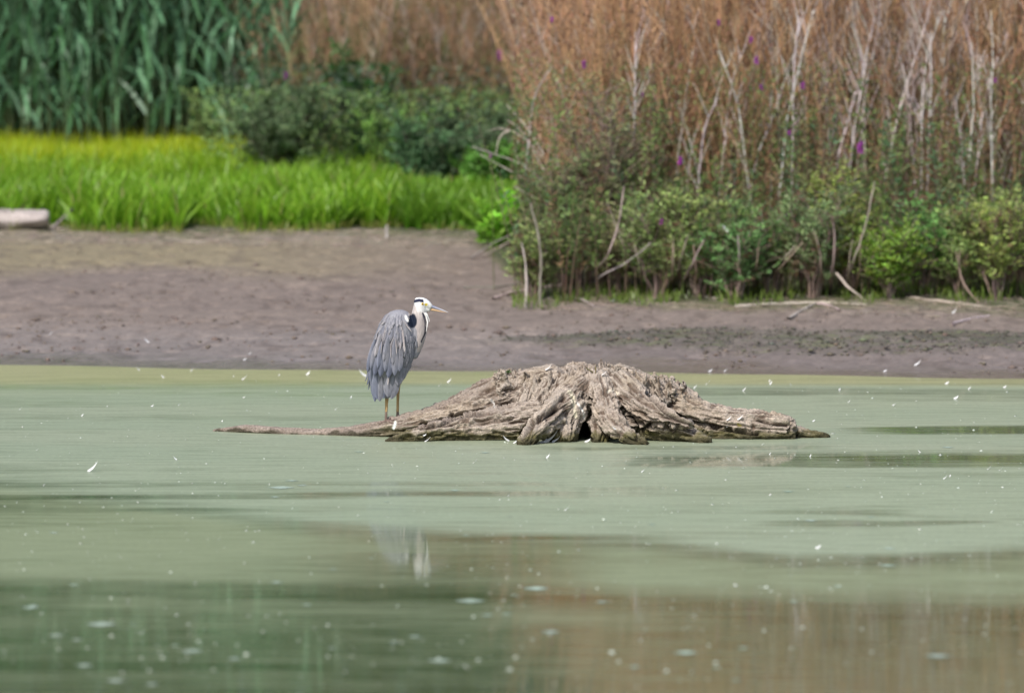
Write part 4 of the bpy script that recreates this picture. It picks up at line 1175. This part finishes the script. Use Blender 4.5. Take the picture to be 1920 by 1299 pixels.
# belly side pale, thigh
put(smooth(8, 0, HX - 0 * HY - (772 - (HY - 640) * .22)) * 0, (0, 0, 0))
leg = (HY > 716) & (((HX > 741) & (HX < 751)) | ((HY > 747)))
put(leg * 1.0, (.42, .28, .13))
put((leg & (np.abs(HY - 727) < 5) & (HX > 740)) * 1.0, (.42, .30, .05))
put((HY > 772) * 1.0, (.18, .13, .11))
# black line down the fore-neck
put(smooth(1.8, .8, np.abs(HX - np.interp(HY, [585, 600, 612, 625, 640], [792, 799, 800, 797, 790]))) * (HY > 586) * (HY < 642) * (hv[:, 1] < HD + .03), (.03, .03, .045))
hme.color_attributes.new('Col', 'FLOAT_COLOR', 'POINT').data.foreach_set('color', np.concatenate([np.clip(C, .005, 1), np.ones((len(C), 1))], 1).astype(np.float32).ravel())
hme.polygons.foreach_set('use_smooth', np.ones(len(hme.polygons), bool))
M_plum = attr_mat('plumage', .75, .2, 90, .004, .18, (1, 1, .3))
hme.materials.clear(); hme.materials.append(M_plum)
hc = (feet[0] + feet[1]) / 2
hv_l = hv - np.array(hc); hme.vertices.foreach_set('co', hv_l.astype(np.float32).ravel()); hme.update(); hme.name = 'body'
heron = empty('grey_heron', hc, label='grey heron standing hunched on the left root of the stump, facing right', cat='heron')
obj('body', hme, heron)
bvh_h = BVHTree.FromPolygons([tuple(p) for p in hv], [tuple(p.vertices) for p in hme.polygons])

# feathers
M_fth, n, b = mat_new('grey_feather')
a_ = attr_color(n); tc = node(n, 'ShaderNodeTexCoord')
n.links.new(a_.outputs['Color'], b.inputs['Base Color']); b.inputs['Roughness'].default_value = .6; b.inputs['Specular IOR Level'].default_value = .25
def feather_mesh(L_, W_, base, edge, tip, cup=.25, curl=.04, point=1.0):
    """lance-shaped feather from origin along -Z, face towards -Y"""
    K, S = 11, 7
    t = np.linspace(0, 1, K)[:, None]; s_ = np.linspace(-1, 1, S)[None, :]
    wd = W_ * .5 * np.interp(t[:, 0], [0, .2, .5, .75, .9, 1], [.35, .8, 1, .9, .6 / point ** .5, .10])[:, None]
    x_ = s_ * wd; z_ = -t * L_ + np.abs(s_) * wd * .25 * 0
    y_ = (s_ ** 2) * wd * cup * 2 - np.maximum(0, 1 - np.abs(s_) * 5) * .0015 + curl * L_ * t ** 2 * -1
    V = np.stack([x_ + 0 * t, y_ + 0 * t, z_ + 0 * s_], -1)
    c = np.array(base)[None, None] * np.ones((K, S, 1))
    em = (np.abs(s_) > .8) * np.ones_like(t) * .45
    c = c * (1 - em[..., None]) + np.array(edge) * em[..., None]
    tm = smooth(.45, 1, t) * np.ones_like(s_)
    c = c * (1 - tm[..., None] * .75) + np.array(tip) * tm[..., None] * .75
    sh = (np.abs(s_) < .1) * np.ones_like(t)
    c = c * (1 - .5 * sh[..., None]) + np.array(base) * .45 * .5 * sh[..., None]
    c = c * (1 + .12 * RN.normal(size=(K, S, 1)))
    I = np.arange(K * S).reshape(K, S)
    F_ = np.stack([I[:-1, :-1], I[1:, :-1], I[1:, 1:], I[:-1, 1:]], -1).reshape(-1, 4)
    return make_mesh('feather', V.reshape(-1, 3), F_, M_fth, np.clip(c.reshape(-1, 3), .01, 1))
def body_pt(py, phi):
    """point and outward normal on the lofted body, phi=0 faces the camera, + to the photo's right"""
    ys_ = [r[2] for r in BODY]
    L_ = np.interp(py, ys_, [r[0] for r in BODY]); R_ = np.interp(py, ys_, [r[1] for r in BODY]); b_ = np.interp(py, ys_, [r[3] for r in BODY])
    c = hp((L_ + R_) / 2, py); hw = (hp(R_, py).x - hp(L_, py).x) / 2
    return Vector((c.x + math.sin(phi) * hw, c.y - math.cos(phi) * b_, c.z)), c
protos = {}
def proto(kind):
    if kind in protos: return protos[kind]
    P_ = {
     'small_a': (.085, .022, (.25, .25, .285), (.33, .32, .35), (.30, .29, .31)),
     'small_b': (.09, .019, (.20, .20, .235), (.32, .31, .33), (.28, .27, .285)),
     'small_c': (.08, .021, (.30, .285, .30), (.36, .34, .35), (.33, .31, .32)),
     'lance_a': (.11, .028, (.19, .195, .235), (.33, .31, .33), (.24, .235, .26)),
     'lance_b': (.13, .024, (.27, .26, .285), (.42, .38, .38), (.36, .33, .34)),
     'lance_c': (.12, .032, (.16, .17, .22), (.31, .30, .34), (.15, .165, .22)),
     'pale': (.15, .013, (.42, .37, .37), (.55, .50, .49), (.60, .54, .52)),
     'flight_a': (.19, .048, (.15, .16, .205), (.30, .29, .32), (.085, .10, .15)),
     'flight_b': (.21, .042, (.20, .20, .23), (.33, .31, .33), (.11, .125, .17)),
     'tail_a': (.20, .052, (.15, .165, .215), (.24, .25, .30), (.11, .125, .18)),
     'tail_b': (.19, .06, (.20, .205, .235), (.30, .29, .30), (.155, .16, .19)),
     'scallop': (.045, .03, (.23, .23, .26), (.40, .39, .41), (.16, .16, .19)),
    }[kind]
    protos[kind] = feather_mesh(*P_, point=1.2); return protos[kind]
def orient(o, pos, down, out, scale=1.0, diag=None):
    zz = (-down).normalized(); yy = (-out); yy = (yy - zz * yy.dot(zz)).normalized(); xx = yy.cross(zz)
    R = Matrix((xx, yy, zz)).transposed().to_4x4()
    o.matrix_local = Matrix.Translation(pos - hc) @ R @ Matrix.Diagonal(diag or (scale, scale, scale, 1))
nfe = 0
def feather(kind, py, phi, side=0.0, scale=1.0, lift=.004, tilt=.06):
    global nfe
    p, c = body_pt(py, phi); p2, c2 = body_pt(min(py + 14, 745), phi + side)
    out = Vector((math.sin(phi) * .8, -math.cos(phi), .0)).normalized()
    down = (p2 - p).normalized(); down = (down - out * tilt * -1).normalized()
    h = bvh_h.ray_cast(p + out * .12, -out, .3)
    if h[0] is not None: p = h[0]
    o = obj('feather', proto(kind), heron)
    orient(o, p + out * lift, down, out, scale); nfe += 1
# rows from the tail upwards so that upper rows overlap the lower ones (like roof tiles)
rows = [(690, ['tail_b', 'tail_a'], 9, .012, .0), (678, ['flight_b', 'flight_a'], 11, .010, .02),
        (664, ['flight_a', 'flight_b', 'lance_c'], 13, .012, .02), (648, ['lance_c', 'lance_a', 'flight_b'], 15, .013, .03), (634, ['lance_a', 'lance_b', 'lance_c'], 17, .014, .03),
        (621, ['lance_b', 'lance_a'], 18, .014, .03), (609, ['lance_a', 'small_b', 'small_a'], 18, .013, .03), (599, ['small_a', 'small_b', 'small_c'], 17, .012, .03),
        (591, ['small_a', 'small_b', 'small_c'], 14, .010, .03), (585, ['small_a', 'small_b'], 10, .008, .02)]
for ri, (py, kinds, cnt, lift, tilt) in enumerate(rows):
    for k in range(cnt):
        phi = -1.5 + 3.1 * (k + .5 * (ri % 2)) / cnt + random.uniform(-.08, .08)
        if py < 700 and phi > 1.15: continue
        pyj = py + random.uniform(-4, 4)
        p, c = body_pt(pyj, phi); px_ = CX + p.x * FPX / p.y
        if abs(phi) < 1.7 and px_ > 757 and pyj < 622: continue
        if pyj < 650 and phi > .95: continue
        if pyj > 645 and abs(phi) < 1.15: continue
        kd = random.choice(kinds)
        if px_ > 752 and 622 < pyj < 690 and abs(phi) < 1.5: kd = 'scallop' if random.random() < .75 else 'small_b'
        feather(kd, pyj, phi, side=random.uniform(-.12, .08), scale=random.uniform(.85, 1.12), lift=lift * .7 + random.uniform(-.001, .002), tilt=tilt * .2 - .01)
for k in range(36):   # scalloped coverts on the right flank
    py = 628 + (k // 6) * 10 + random.uniform(-2, 2); phi = .42 + (k % 6) * .12 + .1 * ((k // 6) % 2)
    feather('scallop', py, phi, side=.05, scale=random.uniform(.85, 1.15), lift=.010 + random.uniform(0, .003), tilt=.05)
def feather_px(kind, x0, y0, x1, y1, dd, scale, width=1.0):
    global nfe
    dd -= .010; a0, a1 = hp(x0, y0, dd), hp(x1, y1, dd)
    o = obj('feather', proto(kind), heron)
    L_ = {'pale': .15, 'flight_a': .19, 'flight_b': .21, 'tail_a': .20, 'tail_b': .19, 'lance_a': .11, 'lance_b': .13, 'lance_c': .12}[kind]
    s_ = (a1 - a0).length / L_
    orient(o, a0, (a1 - a0).normalized(), Vector((0, -1, 0)), 1.0, (width, 1, s_, 1)); nfe += 1
for args in [('tail_a', 699, 690, 700, 744, -.05, 1, .8), ('tail_a', 703, 692, 703, 753, -.06, 1, .9), ('tail_a', 708, 690, 707, 748, -.066, 1, 1.5), ('tail_b', 713, 695, 712, 752, -.07, 1, 1.2), ('tail_a', 722, 695, 719, 747, -.062, 1, 1.1),
             ('tail_b', 736, 686, 727, 744, -.085, 1, 1.5), ('tail_b', 744, 684, 734, 748, -.078, 1, 1.5), ('tail_b', 752, 680, 746, 722, -.085, 1, 1.2), ('tail_b', 760, 672, 750, 716, -.07, 1, 1.2), ('tail_b', 764, 664, 757, 704, -.055, 1, 1.1),
             ('flight_a', 704, 636, 689, 698, -.095, 1, 1.0), ('flight_b', 708, 642, 695, 692, -.108, 1, 1.0), ('flight_a', 713, 648, 702, 704, -.112, 1, 1.1), ('lance_c', 717, 640, 708, 690, -.126, 1, 1.2), ('flight_a', 722, 646, 713, 706, -.120, 1, 1.2),
             ('flight_b', 729, 644, 722, 696, -.130, 1, 1.1), ('flight_a', 735, 652, 728, 708, -.126, 1, 1.25), ('flight_b', 743, 648, 740, 704, -.132, 1, 1.25), ('flight_b', 751, 652, 749, 696, -.124, 1, 1.1), ('lance_a', 728, 632, 719, 676, -.134, 1, 1.3), ('lance_a', 741, 636, 736, 682, -.137, 1, 1.3), ('lance_b', 714, 626, 703, 668, -.118, 1, 1.3),
             ('pale', 755, 618, 759, 660, -.139, 1, 1.0), ('pale', 742, 634, 744, 664, -.146, 1, .6), ('pale', 718, 630, 714, 664, -.134, 1, .45), ('pale', 733, 642, 733, 672, -.146, 1, .5), ('pale', 724, 610, 719, 634, -.128, 1, .45), ('pale', 757, 602, 768, 618, -.115, 1, .6), ('pale', 759, 606, 772, 622, -.11, 1, .5),
             ('pale', 730, 700, 727, 722, -.10, 1, .8)]:
    feather_px(*args)
# breast plumes
def plume(pts, r0, col, name='plume'):
    P_ = [hp(a, b, d_) for a, b, d_ in pts]
    o, _ = poly_stick(name, [p - hc for p in P_], r0, r0 * .3, col, 6); o.parent = heron
    return o
for k, pts in enumerate([[(795, 586, -.045), (801, 593, -.045), (803.5, 602, -.045), (801, 612, -.045), (799, 622, -.04)], [(797, 586, -.03), (803, 594, -.03), (805, 603, -.03)], [(798, 590, -.02), (802, 604, -.02), (800, 618, -.02)]]):
    plume(pts, .0085, (.78, .78, .77))
plume([(792, 587, -.055), (797, 596, -.057), (799, 606, -.057), (799, 618, -.052), (796, 630, -.045), (790, 642, -.035)], .0045, (.05, .05, .07))
0 and plume([(777, 563, -.035), (770, 566, -.03), (764, 571, -.02)], .003, (.02, .02, .035), 'crest_plume')
# bill
def cone(name, pts, col, tipcol, flat=.8):
    P_ = [(hp(a, b, -.01), r) for a, b, r in pts]
    v_, f_, _, _ = ring_tube(P_, 12, flat)
    c_ = np.tile(np.array([col]), (len(v_), 1)); t_ = ((v_[:, 0] - v_[:, 0].min()) / np.ptp(v_[:, 0]))[:, None] ** 2
    c_ = c_ * (1 - t_) + np.array(tipcol) * t_
    return obj(name, make_mesh(name, v_ - np.array(hc), [tuple(q) for q in f_], M_bill, c_), heron)
M_bill = attr_mat('horn', .35, .5)
cone('upper_bill', [(798, 571.5, .016), (808, 574, .0145), (820, 578, .010), (832, 582, .0055), (840, 585.5, .002)], (.20, .22, .33), (.72, .70, .72))
cone('lower_bill', [(797, 578, .013), (808, 580, .011), (820, 582.5, .0075), (830, 584.5, .0045), (838, 586.2, .0015)], (.62, .40, .20), (.62, .42, .30))
# eye: yellow iris, black pupil
def ball(name, c, r, col, parent, flatten=1.0):
    n_a, n_b = 16, 10
    th = np.linspace(0, math.pi, n_b)[:, None]; ph = np.linspace(0, 2 * math.pi, n_a + 1)[None, :-1]
    V_ = np.stack([np.sin(th) * np.cos(ph) * r, np.sin(th) * np.sin(ph) * r * flatten, np.cos(th) * r + 0 * ph], -1).reshape(-1, 3)
    I_ = np.arange(n_a * n_b).reshape(n_b, n_a)
    F_ = np.stack([I_[:-1], I_[1:], np.roll(I_[1:], -1, 1), np.roll(I_[:-1], -1, 1)], -1).reshape(-1, 4)
    o = obj(name, make_mesh(name, V_, F_, M_bill, np.tile(np.array([col]), (len(V_), 1))), parent); o.location = c; return o
ce = hp(792.3, 569.3, -.01)
hh_ = bvh_h.ray_cast(ce + Vector((0, -.2, 0)), Vector((0, 1, 0)), .4)
ce = hh_[0] if hh_[0] is not None else ce
eye = ball('eye', ce - hc, .0085, (.75, .45, .02), heron, .6)
ball('pupil', Vector((0, -.0040, 0)), .0042, (.01, .01, .01), eye, .6)

# ------------------------------------------------------------------ floating feathers
def down_mesh(seed, L_=.05):
    r = np.random.RandomState(seed); B = Bag()
    # curled shaft with barbs each side, rising from the water
    K = 12; t = np.linspace(0, 1, K)
    cur = r.uniform(.6, 1.6) * r.choice([-1, 1])
    X_ = L_ * (np.sin(t * cur) / abs(cur)); Z_ = L_ * (t ** 1.5) * r.uniform(.35, .8) + .002; Y_ = L_ * .3 * t * r.uniform(-1, 1)
    P_ = np.stack([X_, Y_, Z_], -1)
    wd = L_ * .22 * np.interp(t, [0, .2, .6, 1], [.5, 1, .8, .1])
    sd = np.array([.35 * r.uniform(-1, 1), 1, .5]); sd /= np.linalg.norm(sd)
    A = P_ + sd * wd[:, None] + [0, 0, .001]; Bq = P_ - sd * wd[:, None] * .8
    V_ = np.stack([A, P_ + [0, 0, L_ * .04], Bq], 1).reshape(-1, 3)
    V_[:, 2] = np.maximum(V_[:, 2], .001)
    F_ = []
    for k in range(K - 1):
        F_ += [(3 * k, 3 * k + 1, 3 * k + 4, 3 * k + 3), (3 * k + 1, 3 * k + 2, 3 * k + 5, 3 * k + 4)]
    return make_mesh('floating_feather', V_, F_, M_feather, np.tile(np.array([[.86, .86, .86]]), (len(V_), 1)))
downs = [down_mesh(s) for s in range(7)]
FG = 'small white feathers scattered over the pond'
sets = {
 'on the water by the left shore': [(262, 694, 1.1), (308, 708, .9), (357, 696, 1.1), (437, 706, .5), (453, 712, 1.4), (522, 704, .7), (574, 703, 1.2)],
 'on open green water well left of the stump': [(36, 768, .8), (68, 844, .8), (152, 780, .7), (283, 762, .8), (334, 760, .8), (200, 762, .4), (356, 775, .5), (628, 768, .7), (455, 746, .9), (657, 746, .8), (415, 790, .5)],
 'on the water between heron and stump top': [(822, 724, 1.1), (838, 717, 1.2), (838, 737, .5)],
 'by the shore right of the stump': [(1300, 728, 1.1), (1305, 748, .9), (1323, 721, 1.3), (1392, 733, 1.0), (1443, 721, 1.1), (1442, 716, .7), (1484, 722, .9), (1573, 732, 1.0), (1772, 720, 1.2), (1815, 730, .9), (1881, 727, 1.0)],
 'on the pale water right of the stump': [(1523, 790, .8), (1590, 754, .6), (1673, 760, 1.1), (1788, 748, 1.4), (1860, 820, .7), (1726, 848, .6), (1851, 880, .9), (1873, 882, .9), (1768, 898, .9), (1780, 893, .7), (1518, 856, .6)],
 'on the water in front of the stump': [(887, 868, 1.0), (952, 930, .9), (1024, 859, 1.0), (1202, 885, .9), (1058, 957, 1.1), (936, 937, .5), (1442, 928, .6), (1529, 1028, 1.2), (1442, 852, .5)],
 'low on the nearer water at the left': [(332, 862, .8), (343, 925, .5), (350, 948, .4), (81, 910, .5)],
}
WORD = {0: 'small', 1: 'curled', 2: 'upright'}
for where, L_ in sets.items():
    for i, (px, py, s_) in enumerate(sorted(L_)):
        p = on_water(px, py)
        o = obj('white_feather', downs[(px * 7 + py) % 7], label='%s white feather from the left %s' % (ORD[i], where), cat='feather', group=FG)
        s_ *= .68; o.location = p; o.scale = (s_, s_, s_ * 1.1); o.rotation_euler = (0, 0, random.uniform(-.9, .9))
p = on_water(164, 884)
o = obj('white_feather', downs[2], label='largest lone white feather floating upright far left of the stump', cat='feather', group=FG); o.location = p; o.scale = (1.5, 1.5, 1.6)
# feathers caught on or against the stump
for i, (px, py, s_, lab) in enumerate([(1022, 692, 1.1, 'white feather standing up on the back rim of the stump'), (690, 706, 1.5, None), (1362, 786, .8, 'left one of two white feathers caught on top of the right-hand root'), (1382, 785, 1.0, 'right one of two white feathers caught on top of the right-hand root'), (1361, 798, .7, 'white feather low on the side of the right-hand root'),
                                  (1128, 701, .8, 'white feather stuck just under the highest point of the stump'), (793, 815, .7, 'small white feather hooked on the lower left root'), (738, 803, .9, 'whitish feather hanging on the root below the heron'), (1155, 803, .6, 'tiny white feather on the middle front root')]):
    if lab is None:
        p = on_water(688, 706); lab = 'white feather on the water showing just left of the heron tail'
    else:
        p = stump_hit(px, py + 3); p = p + Vector((0, -.012, .004))
    o = obj('white_feather', downs[i % 7], label=lab, cat='feather', group=FG); o.location = p; o.scale = (s_, s_, s_)
for i, (px, py, s_, lab) in enumerate([(1020, 830, 2.4, 'big ragged white feather against the base of the left front root'), (1035, 829, 1.6, 'white feather tip right beside the big ragged one'), (1012, 830, 1.6, 'white feather tip left of the big ragged one'), (1096, 829, 1.2, 'white feather below the dark hollow of the stump'), (955, 827, 1.0, 'feather floating left of the left front root'), (962, 831, .9, 'pinkish pale feather by the left front root'), (796, 828, .9, 'small white feather at the waterline under the lower left root')]):
    p = on_water(px, py); o = obj('white_feather', downs[(i * 2) % 7], label=lab, cat='feather', group=FG); o.location = p; o.scale = (s_, s_, s_)
# scraps on the mud
for i, (px, py, s_, lab) in enumerate([(1370, 436, 1.6, 'white scrap caught in the olive shrub'), (1328, 697, .9, 'leftmost white feather on the wet mud right of the stump'), (1357, 697, .7, 'second white feather on the wet mud right of the stump'), (1714, 686, 1.2, 'white feather standing on the wet mud near the right edge'), (1656, 697, .8, 'small white feather on the wet mud between the stump and the right edge'), (1782, 590, 1.2, 'pale scrap standing on the upper mud near the right edge'), (92, 628, .7, 'pale feather on the mud at the far left'), (280, 643, .9, 'pale feather on the mud above the left shore'), (456, 676, .8, 'left pale feather near the wet edge of the left mud'), (466, 665, .7, 'right pale feather near the wet edge of the left mud'),
                                       (605, 455, .7, 'tiny pale scrap high on the left mud'), (1145, 566, 1.6, 'pale curled leaf on the mud below the bank')]):
    if lab.startswith('white scrap'): p = at(px, py, 52.0)
    else: p = on_ground(px, py, 46)
    o = obj('white_feather', downs[(i * 3 + 1) % 7], label=lab, cat='feather', group='pale feathers and scraps on the mud'); o.location = p; o.scale = (s_ * 1.1,) * 3

# foam bubbles in the foreground, bits of duckweed everywhere
def bubble_mesh():
    n_a, n_b = 14, 6
    th = np.linspace(0.0, math.pi / 2, n_b)[:, None]; ph = np.linspace(0, 2 * math.pi, n_a + 1)[None, :-1]
    V_ = np.stack([np.sin(th) * np.cos(ph), np.sin(th) * np.sin(ph), np.cos(th) * .75 + 0 * ph], -1).reshape(-1, 3) * .010
    I_ = np.arange(n_a * n_b).reshape(n_b, n_a)
    F_ = np.stack([I_[:-1], I_[1:], np.roll(I_[1:], -1, 1), np.roll(I_[:-1], -1, 1)], -1).reshape(-1, 4)
    return make_mesh('foam_bubble', V_, F_, M_foam, np.tile(np.array([[.50, .55, .47]]), (len(V_), 1)))
M_foam = attr_mat('foam', .85, .15)
bm_ = bubble_mesh()
bub = [(208, 1121, 1.2), (210, 1162, .7), (209, 1192, 1.4), (78, 1150, 1), (110, 1216, 1.1), (164, 1214, .9), (265, 1233, 1.1), (305, 1233, 1.4), (372, 1202, 1.2), (462, 1227, 1.8), (400, 1255, 1.0), (445, 1209, .9), (500, 1155, .8), (615, 1172, 1.2), (615, 1230, 1), (660, 1210, .9), (660, 1230, .9), (280, 1257, 1.2), (525, 1150, .8), (716, 1098, .9), (800, 1096, .9), (745, 1136, .9), (888, 1156, 1.3), (872, 1248, 1.2), (897, 1237, 1.3), (956, 1255, 1.7), (967, 1232, 1.4), (822, 1234, 1.3), (1147, 1223, 2.0), (1160, 1240, 1.3), (1250, 1258, 1.6), (1048, 1034, 1.1), (1433, 1182, 1.2), (1010, 1076, 1), (1120, 1103, 1.1), (884, 1067, 1), (580, 1045, .9), (583, 1075, .9), (660, 1210, .9), (1342, 1242, 1.4), (1635, 1222, 1.0), (1560, 1106, .9), (1483, 1215, .9), (1329, 1210, 1), (60, 1034, .9), (45, 1068, 1.2), (320, 1073, 1.3), (1260, 1140, .8), (1660, 1070, .8), (1870, 1080, .9), (1730, 1200, .9), (1810, 1160, .8), (700, 1245, .8), (735, 1215, .7), (560, 1200, .8)]
for i, (px, py, s_) in enumerate(bub):
    o = obj('foam_bubble', bm_, label='small pale foam bubble floating out of focus on the near water', cat='bubble', group='foam bubbles on the near water')
    o.location = on_water(px, py) + Vector((0, 0, .0005)); s_ *= .7; o.scale = (s_, s_, s_ * .8)
B = Bag()
N = 1500
px = RN.uniform(-30, 1950, N); py = RN.beta(1.3, 1.3, N) * 590 + 712
w_ = n3(px * .004, py * .012, 0, 1, 3); k = (w_ > .45) | (RN.uniform(0, 1, N) < .35); px, py = px[k], py[k]; N = len(px)
D = FPX * HCAM / (py + 2); x = (px - CX) * D / FPX
s_ = (RN.gamma(2.0, .0014, N) + .0017) * np.interp(py, [700, 1290], [1.2, .95])
lumps(B, np.stack([x, D, 0 * x + .001], -1), s_, jit((.62, .66, .60), N, .25, .03), .35)
# flat pale rafts
N = 60
px = RN.uniform(-30, 1950, N); py = RN.uniform(800, 1290, N); D = FPX * HCAM / (py + 2); x = (px - CX) * D / FPX
a = ico_v[None] * (RN.gamma(2.5, .010, N) + .008)[:, None, None] * np.array([1.0, 1.2, .0]) + np.array([0, 0, .0025])
v_ = np.stack([x, D, 0 * x], -1)[:, None, :] + a
B.add(v_, (ico_f[None, :4] + (np.arange(N) * 6)[:, None, None]).reshape(-1, 3), np.repeat(jit((.34, .42, .34), N, .15, .03), 6, 0))
obj('floating_specks', B.mesh('floating_specks', M_foam), kind='stuff')
print('feathers', nfe, 'stump verts', len(v2), 'heron verts', len(hv), 'objects', len(sc.objects))
